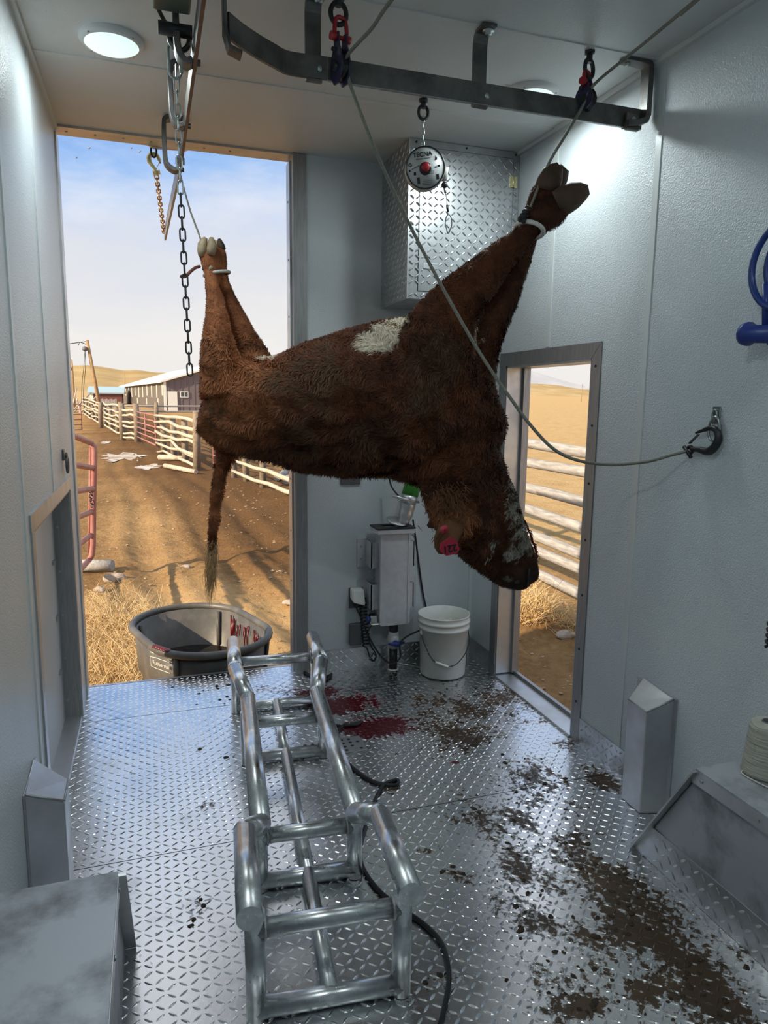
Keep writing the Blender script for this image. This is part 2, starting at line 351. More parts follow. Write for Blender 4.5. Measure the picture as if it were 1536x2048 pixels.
def field(x, y, L_):
    d = np.full(np.shape(x), -9.)
    for cx, cy, rx, ry, a, k in L_:
        dx = x-cx; dy = y-cy; ca, sa = math.cos(a), math.sin(a); e = np.hypot((dx*ca+dy*sa)/rx, (-dx*sa+dy*ca)/ry)
        d = np.maximum(d, k*np.exp(-1.1*e*e))
    return d
def stains(x, y):
    n1 = fbm(x, y, 11., 4, 1); n2 = fbm(x*1.9, y*.85, 48., 3, 5)
    f = np.clip(field(x, y, MAN), 0, 1.4); n3 = fbm(x*1.4, y*.8, 24., 3, 11)
    man = np.clip(.60*f+(n1-.5)*.55+(n3-.5)*.35+(n2-.5)*.35+.05+.07*np.clip((x-.75)*2.5, 0, 1), 0, 1)
    man *= np.clip((x+.05)*2.2, .75, 1)
    g = field(x, y, BLD); ang = np.arctan2(y-3.13, x-1.03); st = vnoise(ang*9., np.hypot(x-1.03, y-3.13)*7, 1., 3)
    bld = np.clip(.60*np.clip(g, 0, 2)+(st-.5)*.35+(n2-.5)*.3, 0, 1)
    return man, bld
MAN_ARR = None
def floor_cols(V, lug=False):
    man, bld = stains(V[:, 0], V[:, 1])
    if lug: man = man-.14; bld = bld-.08
    z = np.zeros(len(V)); return {'stain': np.stack([man, bld, z, z+1], 1)}
# floor material: aluminium plate with stains
fm = bpy.data.materials.new('floor_diamond_plate'); fm.use_nodes = True; t = fm.node_tree; b = t.nodes['Principled BSDF']; n = t.nodes.new; l = t.links.new
geo = n('ShaderNodeNewGeometry'); atn = n('ShaderNodeAttribute'); atn.attribute_name = 'stain'; sp = n('ShaderNodeSeparateColor'); l(atn.outputs['Color'], sp.inputs[0])
z1 = n('ShaderNodeTexNoise'); z1.inputs['Scale'].default_value = 3.; z1.inputs['Detail'].default_value = 8; z1.inputs['Roughness'].default_value = .7; l(geo.outputs['Position'], z1.inputs['Vector'])
z2 = n('ShaderNodeTexNoise'); z2.inputs['Scale'].default_value = 42.; z2.inputs['Detail'].default_value = 10; z2.inputs['Roughness'].default_value = .72; l(geo.outputs['Position'], z2.inputs['Vector'])
c1 = n('ShaderNodeValToRGB'); ramp(c1.color_ramp, [(.30, (.70, .71, .72)), (.55, (.82, .825, .83)), (.75, (.62, .61, .60))]); l(z1.outputs[0], c1.inputs[0])
def mask(ch, lo, hi):
    a = n('ShaderNodeMath'); a.operation = 'MULTIPLY_ADD'; l(z2.outputs[0], a.inputs[0]); a.inputs[1].default_value = 1.5; a2 = n('ShaderNodeMath'); a2.operation = 'SUBTRACT'; l(sp.outputs[ch], a2.inputs[0]); a2.inputs[1].default_value = .75; l(a2.outputs[0], a.inputs[2])
    r_ = n('ShaderNodeMapRange'); r_.inputs[1].default_value = lo; r_.inputs[2].default_value = hi; l(a.outputs[0], r_.inputs[0]); return r_.outputs[0]
mk = mask(0, .33, .47); bk = mask(1, .27, .46)
cm = n('ShaderNodeValToRGB'); ramp(cm.color_ramp, [(.3, (.024, .012, .005)), (.55, (.066, .036, .015)), (.75, (.13, .080, .036))]); l(z1.outputs[0], cm.inputs[0])
x1 = n('ShaderNodeMix'); x1.data_type = 'RGBA'; l(mk, x1.inputs[0]); l(c1.outputs[0], x1.inputs[6]); l(cm.outputs[0], x1.inputs[7])
x2 = n('ShaderNodeMix'); x2.data_type = 'RGBA'; l(bk, x2.inputs[0]); l(x1.outputs[2], x2.inputs[6]); x2.inputs[7].default_value = (.085, .003, .009, 1); l(x2.outputs[2], b.inputs['Base Color'])
mxs = n('ShaderNodeMath'); mxs.operation = 'MAXIMUM'; l(mk, mxs.inputs[0]); l(bk, mxs.inputs[1])
mt_ = n('ShaderNodeMapRange'); l(mxs.outputs[0], mt_.inputs[0]); mt_.inputs[3].default_value = 1.; mt_.inputs[4].default_value = 0.; l(mt_.outputs[0], b.inputs['Metallic'])
rg = n('ShaderNodeMapRange'); l(z1.outputs[0], rg.inputs[0]); rg.inputs[1].default_value = .35; rg.inputs[2].default_value = .65; rg.inputs[3].default_value = .15; rg.inputs[4].default_value = .30
rg2 = n('ShaderNodeMix'); l(mk, rg2.inputs[0]); l(rg.outputs[0], rg2.inputs[2]); rg2.inputs[3].default_value = .42; l(rg2.outputs[0], b.inputs['Roughness'])
hh = n('ShaderNodeMath'); hh.operation = 'MULTIPLY_ADD'; l(mk, hh.inputs[0]); hh.inputs[1].default_value = .6; l(z2.outputs[0], hh.inputs[2])
bp = n('ShaderNodeBump'); bp.inputs['Strength'].default_value = .10; bp.inputs['Distance'].default_value = .006; l(hh.outputs[0], bp.inputs['Height']); l(bp.outputs[0], b.inputs['Normal'])
MT['floorplate'] = fm

flo = struct('floor')
MB().box((XL-.13, YN, -.14), (XR+.14, 4.02, -.006)).build('floor_frame', 'aludk', flo)
YS = [YN, 2.395, 3.575, 4.035]
for i in range(3):
    y0, y1 = YS[i]+.002, YS[i+1]-.002; x0, x1 = XL-.002, XR+.002
    step = .0085 if i else .0085; ya = max(y0, 1.1)
    nx = int((x1-x0)/step); ny = int((y1-ya)/step); gx = np.linspace(x0, x1, nx+1); gy = np.linspace(ya, y1, ny+1)
    if ya > y0: gy = np.concatenate([[y0], gy]); ny += 1
    GX, GY = np.meshgrid(gx, gy); V = np.stack([GX.ravel(), GY.ravel(), np.zeros(GX.size)], 1)
    idx = np.arange(GX.size).reshape(ny+1, nx+1); F = np.stack([idx[:-1, :-1].ravel(), idx[:-1, 1:].ravel(), idx[1:, 1:].ravel(), idx[1:, :-1].ravel()], 1)
    sh = npmesh('floor_sheet', V, F, 'floorplate', flo, False, cols=floor_cols(V))
    tread((x0, max(y0, 1.1), 0), (1, 0, 0), (0, 1, 0), x1-x0, y1-max(y0, 1.1), sh, cols=lambda V: floor_cols(V, True), mname='floorplate')
# edge nosing at the rear
MB().box((XL-.06, 4.035, -.10), (.80, 4.055, .001)).build('edge_nosing', 'alu', flo)
# ---- walls
wr = struct('wall_right')
DY0, DY1, DZ = 2.735, 3.535, 1.795
XO = 2.0
w = MB(); w.box((XR, YN, 0), (XO, DY0, ZC)).box((XR, DY1, 0), (XO, YB+.12, ZC)).box((XR, DY0, DZ), (XO, DY1, ZC)); w.build('wall_panel', 'frp', wr)
for y in (2.385, 3.115):
    s = MB()
    if y < DY0: s.box((XR-.004, y-.016, 0), (XR, y+.016, ZC))
    else: s.box((XR-.004, y-.016, DZ+.075), (XR, y+.016, ZC))
    s.build('seam_batten', 'seam', wr)
wl = struct('wall_left')
HY0, HY1, HZ = 2.535, 3.66, 1.16
XOL = XL-.076
w = MB(); w.box((XOL, YN, 0), (XL, HY0, ZC)).box((XOL, HY1, 0), (XL, YB+.10, ZC)).box((XOL, HY0, HZ), (XL, HY1, ZC)); w.build('wall_panel', 'frp', wl)
for y in (2.40, 3.10):
    MB().box((XL, y-.016, HZ+.06 if y > HY0 else 0), (XL+.004, y+.016, ZC)).build('seam_batten', 'seam', wl)
wb = struct('wall_back')
MB().box((.80, YB, 0), (XR, YB+.12, ZC)).build('wall_panel', 'frp', wb)
wf = struct('wall_front'); MB().box((XL, YN-.1, 0), (XR, YN, ZC)).build('wall_panel', 'frp', wf)
ce_ = struct('ceiling')
MB().box((XL-.12, YN-.1, ZC), (XR+.12, YB+.12, ZC+.14)).build('ceiling_panel', 'ceil', ce_)
for y in (2.42, 3.14): MB().box((XL, y-.014, ZC-.004), (XR, y+.014, ZC)).build('seam_batten', 'ceil', ce_)
for nm, a, b_ in (('trim_1', (XL, YN, ZC-.018), (XL+.018, YB, ZC)), ('trim_2', (XR-.018, YN, ZC-.018), (XR, YB, ZC)), ('trim_3', (XR-.02, YB-.02, 0), (XR, YB, ZC))):
    MB().box(a, b_).build(nm, 'seam', None, kind='structure')
# rear opening: header strip with rail plate, post
hd = struct('trim_4')
MB().box((XL, YB+.0, ZC-.010), (.80, YB+.12, ZC)).build('header_strip', 'alu', hd)
pa = [at(272, 278, Y=4.02), at(306, 294, Y=4.02), at(372, 299, Y=4.02), at(402, 292, Y=4.02)]
MB().prism([(pa[0].x, 4.02, ZC), (pa[0].x, 4.02, pa[0].z+.01), (pa[1].x, 4.02, pa[1].z), (pa[2].x, 4.02, pa[2].z), (pa[3].x, 4.02, pa[3].z+.01), (pa[3].x, 4.02, ZC)], (0, 1, 0), .03).build('rail_plate', 'alu', hd)
ps = struct('trim_5')
MB().box((.762, YB-.012, 0), (.835, YB+.12, ZC-.001)).build('post_flange', 'aludk', ps, bevel=.003)
MB().box((.752, YB+.03, 0), (.762, YB+.12, ZC-.03)).build('post_reveal', 'alu', ps)
for k in range(9): MB().cyl((.752, YB+.07, .25+k*.3), (.7495, YB+.07, .25+k*.3), .006, n=8).build('screw', 'aludk', ps)
for k in range(7): MB().cyl((XL+.05+.13*k, YB+.06, ZC-.010), (XL+.05+.13*k, YB+.06, ZC-.013), .006, n=8).build('screw', 'zinc', hd)
MB().box((XL-.0, YB-.0, 0), (XL+.008, YB+.10, ZC-.03)).build('trim_6', 'alu', None, kind='structure')
# walk door in the right wall
d1 = struct('door_1')
fw_ = .068
MB().box((XR-.006, DY0-fw_, 0), (XR, DY0, DZ+fw_)).build('frame_side', 'aludk', d1)
MB().box((XR-.006, DY1, 0), (XR, DY1+fw_, DZ+fw_)).build('frame_side', 'aludk', d1)
MB().prism([(XR-.007, DY0-fw_, DZ+fw_+.001), (XR-.007, DY0, DZ), (XR-.007, DY1, DZ), (XR-.007, DY1+fw_, DZ+fw_+.001)], (1, 0, 0), .007).build('frame_head', 'aludk', d1)
MB().box((XR, DY0, .02), (XO+.01, DY0+.012, DZ)).build('jamb', 'alu', d1)
MB().box((XR, DY1-.012, .02), (XO+.01, DY1, DZ)).build('jamb', 'alu', d1)
MB().box((XO-.03, DY1-.035, .02), (XO+.01, DY1-.012, DZ-.012)).build('door_stop', 'aludk', d1)
MB().box((XR, DY0, DZ-.012), (XO+.01, DY1, DZ)).build('jamb_head', 'alu', d1)
MB().box((XR-.01, DY0, -.02), (XO+.02, DY1, .012)).build('threshold', 'alu', d1, bevel=.003)
MB().box((XO-.015, DY0, .012), (XO+.005, DY1, .03)).build('threshold_lip', 'aludk', d1)
for k in range(7):
    for y in (DY0-.034,): MB().cyl((XR-.006, y, .2+k*.26), (XR-.0085, y, .2+k*.26), .006, n=8).build('screw', 'blkiron', d1)
# hatch in the left wall with a closed white panel
d2 = struct('door_2')
MB().box((XL, HY0-.06, HZ), (XL+.006, HY1+.06, HZ+.06)).build('frame_head', 'alu', d2)
MB().box((XL, HY0-.05, 0), (XL+.006, HY0, HZ)).build('frame_side', 'alu', d2)
MB().box((XL, HY1, 0), (XL+.006, HY1+.05, HZ)).build('frame_side', 'alu', d2)
MB().box((XOL, HY1-.012, .0), (XL, HY1, HZ)).build('jamb', 'aludk', d2)
MB().box((XOL, HY0, .0), (XL, HY0+.012, HZ)).build('jamb', 'alu', d2)
MB().box((XOL, HY0, HZ-.012), (XL, HY1, HZ)).build('jamb_head', 'aludk', d2)
MB().box((XOL-.03, HY0, 0), (XOL, HY1, HZ)).build('door_panel', 'white', d2)
MB().box((XOL, HY0+.012, .0), (XL, HY1-.012, .012)).build('threshold', 'alu', d2)
for k in range(3): MB().box((XOL, HY1-.14, .28+k*.27), (XOL+.012, HY1-.10, .30+k*.27)).build('hinge', 'zinc', d2)
for k in range(5): MB().cyl((XL-.06, HY1-.012, .1+k*.22), (XL-.06, HY1-.0145, .1+k*.22), .006, n=8).build('screw', 'zinc', d2)
# kick plates
def kick(name, a, b_, u, v, w_, h_, o):
    s = struct(name); MB().box(a, b_).build('kick_plate', 'tread', s); tread(o, u, v, w_, h_, s, pitch=.03); return s
kick('baseboard_back', (.835, YB-.006, 0), (XR, YB, .125), (1, 0, 0), (0, 0, 1), 1.03, .12, (.84, YB-.006, .002))
kick('baseboard_right', (XR-.006, 2.27, 0), (XR, DY0-.07, .13), (0, -1, 0), (0, 0, 1), .385, .125, (XR-.006, DY0-.075, .002))
kick('baseboard_corner', (XR-.006, DY1+.07, 0), (XR, YB, .125), (0, -1, 0), (0, 0, 1), .28, .12, (XR-.006, YB-.01, .002))

# ================================================================== fixed fittings
# LED ceiling lights; the last two are unseen, added for fill
LAB = ['round lit LED ceiling light near the rear opening, over the hatch', 'round lit LED ceiling light half hidden behind the overhead meat rail', 'added round LED fill light over the left wheel box, out of view', 'added round LED fill light over the right wheel box, out of view']
for (lx, ly), lab in zip(LAMP_XY, LAB):
    t = thing('ceiling_light', lab, 'light', (lx, ly, ZC))
    MB().lathe([(.112, 0), (.112, -.010), (.104, -.020), (.094, -.022)], (lx, ly, ZC), n=36, cap0=False, cap1=False).build('bezel', 'white', t)
    MB().lathe([(.096, -.018), (.085, -.027), (.06, -.033), (.03, -.036), (.001, -.037)], (lx, ly, ZC), n=36, cap0=False, cap1=False).build('lens', 'lampglass', t)
    for k in range(4):
        q = R(45+90*k); MB().cyl((lx+.103*math.cos(q), ly+.103*math.sin(q), ZC-.018), (lx+.103*math.cos(q), ly+.103*math.sin(q), ZC-.023), .004, n=8).build('screw', 'zinc', t)
# overhead cabinet of diamond plate
cb = thing('overhead_cabinet', 'wall cabinet of diamond plate hung in the corner under the ceiling', 'cabinet', (1.57, 3.69, 2.11))
CX0, CY0, CZ0 = 1.262, 3.474, 2.112
MB().box((CX0, CY0, CZ0), (XR-.001, YB-.001, ZC-.001)).build('body', 'tread', cb, bevel=.003)
tread((CX0, YB-.004, CZ0+.005), (0, -1, 0), (0, 0, 1), .42, .755, cb)
dX0, dX1, dZ0, dZ1 = 1.322, 1.838, 2.155, 2.84
dr = MB().box((dX0, CY0-.004, dZ0), (dX1, CY0, dZ1)).build('door', 'tread', cb)
tread((CX0+.005, CY0-.0045, CZ0+.005), (1, 0, 0), (0, 0, 1), XR-CX0-.01, .755, cb, keep=lambda a, c: (np.abs(a-(dX0-CX0)) > .012) & (np.abs(a-(dX1-CX0)) > .012) & (np.abs(c-(dZ1-CZ0)) > .012) & (np.abs(c-(dZ0-CZ0)) > .012) & ~((a > .075) & (a < .175) & (np.abs(c-.165) < .02)))
fr = MB()
for a_, b_ in (((dX0-.003, dZ0), (dX0, dZ1)), ((dX1, dZ0), (dX1+.003, dZ1)), ((dX0, dZ1), (dX1, dZ1+.003)), ((dX0, dZ0-.003), (dX1, dZ0))): fr.box((a_[0], CY0-.0016, a_[1]), (b_[0], CY0-.001, b_[1]))
fr.build('door_gap', 'blkiron', cb)
lt = MB().box((1.345, CY0-.008, 2.262), (1.425, CY0-.004, 2.292)).build('latch', 'alu', dr, bevel=.002)
hg = MB().box((dX1-.02, CY0-.008, 2.70), (dX1+.022, CY0-.004, 2.755)); hg.cyl((dX1, CY0-.008, 2.70), (dX1, CY0-.008, 2.755), .005, n=8); hg.build('hinge', 'ylhook', cb)
MB().box((CX0-.002, CY0-.006, CZ0), (CX0+.004, CY0, ZC-.002)).build('corner_edge', 'alu', cb)
for x in (1.30, 1.57, 1.85): MB().cyl((x, CY0-.001, 2.862), (x, CY0-.006, 2.862), .005, n=8).build('rivet', 'blkiron', cb)
# bracket covers on the side walls
def cover(label, sx, xw, y0, y1):
    t = thing('bracket_cover', label, 'cover', (xw, (y0+y1)/2, 0)); X = lambda d: xw-sx*d
    p = MB(); b4 = [(X(0), y0, .001), (X(.10), y0+.03, .001), (X(.10), y1-.06, .001), (X(0), y1-.02, .001)]
    t4 = [(X(0), y0, .48), (X(.10), y0+.03, .425), (X(.10), y1-.06, .43), (X(0), y1-.02, .495)]
    p.hexa(b4, t4).build('body', 'alu', t, bevel=.004)
    MB().box((min(X(0), X(.004)), y0-.018, .001), (max(X(0), X(.004)), y1+.01, .485)).build('flange', 'alu', t)
    MB().tube([t4[1], t4[0]], .004, 6).build('weld_seam', 'weld', t)
    MB().tube([t4[1], t4[2]], .003, 6).build('weld_seam', 'weld', t)
    return t
cover('upright aluminium bracket cover on the wall beside the twine cone', 1, XR-.001, 2.07, 2.275)
cover('upright aluminium bracket cover on the wall below the hatch', -1, XL+.001, 2.07, 2.275)
# wheel boxes
def wheel_box(label, sx, xw, xi, ytop, ybase, zt, skirt, mats):
    t = thing('wheel_box', label, 'box', (xw, 1.2, 0)); y0 = .2
    xs = xi+sx*.014 if skirt else xi
    MB().hexa([(xw, y0, .001), (xs, y0, .001), (xs, ybase, .001), (xw, ybase, .001)], [(xw, y0, zt), (xs, y0, zt), (xs, ytop, zt), (xw, ytop, zt)]).build('body', mats, t, bevel=.003)
    MB().hexa([(xw, y0, zt), (xs-sx*.012, y0, zt), (xs-sx*.012, ytop+.012, zt), (xw, ytop+.012, zt)], [(xw, y0, zt+.006), (xs-sx*.012, y0, zt+.006), (xs-sx*.012, ytop+.012, zt+.006), (xw, ytop+.012, zt+.006)]).build('top_sheet', mats, t)
    MB().box((min(xs-sx*.014, xs), y0, zt-.045), (max(xs-sx*.014, xs), ytop+.02, zt)).build('edge_flange', 'alu', t)
    d = Vector((0, ybase-ytop, -zt)); n_ = Vector((0, 0, 0))
    MB().strip([(xs-sx*.006, ytop+.004, zt), (xs-sx*.006, ybase+.004, .002)], (1, 0, 0), .05, .006).build('corner_flange', 'alu', t)
    if skirt:
        MB().hexa([(xs, y0, .001), (xi, y0, .001), (xi, ybase, .001), (xs, ybase, .001)], [(xs, y0, .13), (xi+sx*.010, y0, .125), (xi+sx*.010, ybase-.07, .125), (xs, ybase-.07, .125)]).build('skirt', 'tread', t)
        u = Vector((0, -1, 0)); v = Vector((sx*.010, 0, .124)).normalized()
        tread((xi-.0005*sx, ybase-.09, .004), u, v, 1.2, .118, t, name='skirt_lugs')
    for k in range(5): MB().cyl((xs-sx*.014, ytop-.02-k*.22, zt-.022), (xs-sx*.018, ytop-.02-k*.22, zt-.022), .006, n=8).build('rivet', 'zinc', t)
    for k in range(3): 
        q = .15+.3*k; MB().ball((xs-sx*.02, ytop+(ybase-ytop)*q+.008, zt*(1-q)), .005, n=8, k=5).build('rivet', 'zinc', t)
    return t
wheel_box('aluminium wheel box with diamond plate skirt carrying the twine cone', 1, XR-.001, 1.618, 1.660, 1.925, .440, True, 'alupaint')
wheel_box('scuffed aluminium wheel box below the wall in the near corner', -1, XL+.001, -.128, 1.665, 1.97, .45, False, 'alupaint')
# twine cone
tp = Vector((1.808, 1.585, .447))
tw = thing('twine_cone', 'cone of natural twine standing on the wheel box', 'twine', tp)
MB().lathe([(.064, 0), (.067, .006), (.065, .014), (.054, .155), (.051, .166), (.042, .172), (.020, .172)], tp, n=32, cap1=False).build('wound_twine', 'twine', tw)
MB().lathe([(.020, .172), (.018, .176), (.015, .172), (.015, .02)], tp, n=20, cap0=False).build('paper_core', 'gray', tw)
MB().tube(spline([tp+Vector((-.064, .02, .008)), tp+Vector((-.075, .01, .003)), tp+Vector((-.07, -.05, .003)), tp+Vector((-.04, -.16, .003))]), .0022, 6).build('loose_end', 'ropewh', tw)
# blue hose and bracket on the right wall
bh = at(1524, 640, X=1.80)
t = thing('blue_air_hook', 'blue painted bracket carrying a looped blue hose on the wall', 'bracket', bh)
c0 = at(1582, 522, X=1.80); rr = (at(1507, 520, X=1.80)-c0).length
ring = [c0+Vector((.006*math.sin(2*math.pi*k/36), math.cos(2*math.pi*k/36)*rr, math.sin(2*math.pi*k/36)*rr*.97)) for k in range(36)]
MB().tube(ring, .0105, 10, closed=True).build('hose_loop', 'blue', t)
ring = [c0+Vector((.025, math.cos(2*math.pi*k/36)*rr*.80-.005, math.sin(2*math.pi*k/36)*rr*.80)) for k in range(36)]
MB().tube(ring, .0105, 10, closed=True).build('hose_loop', 'blue', t)
a1 = at(1490, 668, X=1.80); a2 = at(1560, 668, X=1.80)
MB().tube([a1+Vector((0, 0, .0)), a1.lerp(a2, .12), a1.lerp(a2, .2), a2], [.036, .038, .028, .028], 14).build('bracket_arm', 'bluep', t, label='blue cast arm with a rounded end')
MB().box((1.785, a2.y-.012, a2.z-.03), (1.876, a2.y+.03, a2.z+.03)).build('wall_mount', 'bluep', t)
b1 = at(1531, 568, X=1.805); MB().tube([b1, at(1531, 655, X=1.80)], .010, 10).build('upright', 'bluep', t)
# black coiled cord just at the edge
cc = at(1546, 1262, X=1.84); hel = [cc+Vector((.016*math.cos(k*.7), .016*math.sin(k*.7), .03-.0022*k)) for k in range(40)]
MB().tube(hel, .005, 6).tube([hel[0], hel[0]+Vector((.01, -.05, .1)), (1.874, cc.y-.1, cc.z+.16)], .005, 6).build('coiled_cord', 'blkrub', None, label='black coiled cord hanging on the wall above the twine cone', category='cord')
# ---- tie ring on the left wall
lr = at(128, 912, X=XL+.006)
t = thing('wall_tie_ring', 'steel tie ring hanging from a plate on the white wall above the hatch', 'ring', lr)
MB().box((XL+.0005, lr.y-.022, lr.z-.02), (XL+.008, lr.y+.022, lr.z+.03)).build('plate', 'steel', t, bevel=.002)
MB().tube([lr+Vector((.010, .010*math.cos(q), .012*math.sin(q)+.0)) for q in [2*math.pi*k/14 for k in range(14)]], .005, 8, closed=True).build('staple', 'steel', t)
MB().tube([lr+Vector((.012, .024*math.cos(q), -.04+.034*math.sin(q))) for q in [2*math.pi*k/20 for k in range(20)]], .006, 8, closed=True).build('ring', 'steel', t)
# ---- tie ring and hook on the right wall
rg_ = at(1432, 830, X=XR-.004)
t = thing('wall_tie_ring', 'zinc tie ring plate screwed to the white wall, holding a black hook', 'ring', rg_)
MB().box((XR-.005, rg_.y-.018, rg_.z-.03), (XR-.0005, rg_.y+.018, rg_.z+.03)).build('plate', 'zinc', t, bevel=.002)
MB().tube([(XR-.01, rg_.y+.01*math.cos(q), rg_.z+.018*math.sin(q)) for q in [2*math.pi*k/14 for k in range(14)]], .004, 8, closed=True).build('staple', 'zinc', t)
rc = at(1428, 858, X=XR-.022)
MB().tube([rc+Vector((-.004*math.sin(q), .024*math.cos(q)-.006*math.sin(q), .042*math.sin(q))) for q in [2*math.pi*k/20 for k in range(20)]], .0045, 8, closed=True).build('pear_link', 'zinc', t)
HK = at(1380, 902, X=1.845)
t = thing('latch_hook', 'black slip hook with spring latch caught on the wall tie ring', 'hook', HK)
hp = [at(p[0], p[1], X=1.85) for p in ((1382, 898), (1398, 899), (1416, 903), (1430, 893), (1437, 876), (1433, 861), (1422, 856), (1408, 860), (1391, 866))]
MB().tube(spline(hp, 5), [.007, .008, .009, .010, .010, .011, .012, .012, .013, .013, .014, .015, .015, .015, .015, .015, .015, .014, .014, .014, .013, .013, .012, .012, .012, .011, .011, .010, .010, .010, .009, .009, .008, .008, .008, .007, .006, .006, .005, .004, .003][:len(spline(hp, 5))], 10).build('hook_body', 'blkiron', t)
ey = at(1380, 900, X=1.85)
MB().tube([ey+Vector((0, .013*math.cos(q), .013*math.sin(q))) for q in [2*math.pi*k/14 for k in range(14)]], .006, 8, closed=True).build('hook_eye', 'blkiron', t)
MB().cyl(at(1368, 893, X=1.842), at(1382, 915, X=1.842), .007, n=10).build('clevis_pin', 'blkiron', t)
MB().strip([at(1379, 887, X=1.85), at(1397, 869, X=1.85)], (1, 0, 0), .012, .003).build('spring_latch', 'steel', t)

# ================================================================== overhead rails
RZ0, RZ1 = 2.642, 2.712; RZ = .5*(RZ0+RZ1)
mr_ = thing('cross_rail', 'flat steel meat rail hung across the ceiling with a curved end', 'rail', (1.2, 2.45, RZ))
cv = [Vector((.60, 2.45, RZ))]+[at(p[0], p[1], Z=RZ) for p in ((580, 127), (548, 112), (515, 93), (483, 72), (456, 50))]
cvs = spline(cv, 5)
MB().strip(cvs, (0, 0, 1), .07, .010).build('curved_bar', 'steel', mr_)
MB().box((.602, 2.445, RZ0), (1.836, 2.455, RZ1)).build('straight_bar', 'steel', mr_)
MB().box((.602, 2.4449, RZ0-.003), (1.836, 2.4551, RZ0)).build('worn_edge', 'aludk', mr_, label='bright worn lower edge of the rail')
for k, x in enumerate((.573, .634, 1.178)): MB().ball((x, 2.443, RZ-.006), .011, n=12, sc=(1, .5, 1)).build('bolt_head', 'zinc', mr_)
def hanger(label, bx, by):
    t = thing('rail_hanger', label, 'bracket', (bx, by, ZC))
    by = 2.44; yb = 2.463; x = bx-.010
    pts = [(x, by-.055, ZC-.006), (x, by-.005, ZC-.006), (x, yb-.012, ZC-.012), (x, yb-.004, ZC-.03), (x, yb, ZC-.06), (x, yb, RZ0+.02), (x, yb, RZ0-.004), (x, yb-.010, RZ0-.009), (x, 2.440, RZ0-.009)]
    MB().strip(spline(pts[:6], 4)+pts[6:], (1, 0, 0), .054, .010).build('strap', 'steel', t, bevel=.002)
    b = MB(); b.lathe([(.021, 0), (.021, -.004), (.012, -.004), (.012, -.013)], (bx, by-.02, ZC-.011), n=16, cap0=False); b.build('bolt', 'zinc', t)
hanger('steel rail hanger strap bolted beside the red shackled pulley at the curve', .563, 2.486)
hanger('steel rail hanger strap bolted between the two eyebolt pulleys', 1.164, 2.474)
t = thing('rail_hanger', 'steel end hanger of the cross rail next to the wall', 'bracket', (1.757, 2.45, ZC))
x = 1.845
MB().strip(spline([(1.735, 2.44, ZC-.006), (1.80, 2.44, ZC-.006), (1.838, 2.44, ZC-.014), (x, 2.44, ZC-.04)], 4)+[(x, 2.44, RZ+.01), (x-.008, 2.438, RZ-.01), (1.80, 2.436, RZ-.025), (1.755, 2.436, RZ-.03)], (0, 1, 0), .05, .022).build('strap', 'steel', t, bevel=.002)
MB().lathe([(.021, 0), (.021, -.004), (.012, -.004), (.012, -.013)], (1.757, 2.448, ZC-.011), n=16, cap0=False).build('bolt', 'zinc', t)
MB().box((1.755, 2.425, RZ0-.016), (1.815, 2.444, RZ+.012)).build('foot', 'steel', t, bevel=.006)
MB().ball((1.785, 2.424, RZ-.012), .011, n=12, sc=(1, .5, 1)).build('bolt_head', 'zinc', t)
e0 = cvs[-1]
t = thing('rail_hanger', 'steel hanger at the loose tip of the curved rail', 'bracket', (e0.x, e0.y, ZC))
ex = e0.x-.01
MB().strip([(ex, e0.y-.03, ZC-.004), (ex, e0.y+.0, ZC-.02), (ex, e0.y+.0, RZ-.02), (ex+.012, e0.y, RZ0-.03), (ex+.05, e0.y+.02, RZ0-.034)], (0, 1, 0), .055, .010).build('strap', 'steel', t, bevel=.002)
# Y rail
yr = thing('long_rail', 'flat steel meat rail running out through the rear opening', 'rail', (.178, 3., RZ))
MB().box((.172, 1.2, RZ0), (.184, 3.62, RZ1)).build('fixed_bar', ['steel'], yr)
MB().box((.1725, 1.2, RZ0-.002), (.1835, 3.62, RZ0)).build('worn_edge', 'steelrust', yr)
ce2 = at(330, 470, Z=RZ)
MB().strip([(.178, 3.625, RZ), (ce2.x, ce2.y, RZ)], (0, 0, 1), .07, .012).build('swing_out_bar', 'aludk', yr, label='brighter swing-out end of the rail')
MB().cyl((.160, 3.64, RZ+.02), (.200, 3.64, RZ+.02), .016, n=12).build('pivot_bolt', 'steel', yr)
for k, (lab, by) in enumerate((('C shaped steel hanger over the hoist trolley', 2.50), ('C shaped steel hanger beside the light chain', 3.056), ('C shaped steel hanger at the rear opening lip', 3.62))):
    t = thing('rail_hanger', lab, 'bracket', (.19, by, ZC)); dx = .0 if by < 3.5 else .012
    pts = spline([(.225, by, ZC-.006), (.16, by, ZC-.006), (.132-dx, by, ZC-.014), (.124-dx, by, ZC-.045), (.124-dx, by, RZ1+.02), (.130-dx, by, RZ0+.03), (.150, by, RZ0+.005), (.171, by, RZ0+.012)], 4)
    MB().strip(pts, (0, 1, 0), .055, .020).build('strap', 'steel', t, bevel=.003)
    MB().lathe([(.018, 0), (.018, -.004), (.012, -.004), (.012, -.018)], (.19, by, ZC-.011), n=14, cap0=False).build('bolt', 'zinc', t)
    MB().cyl((.150, by, RZ0+.012), (.196, by, RZ0+.012), .010, n=10).build('clamp_bolt', 'steel', t)
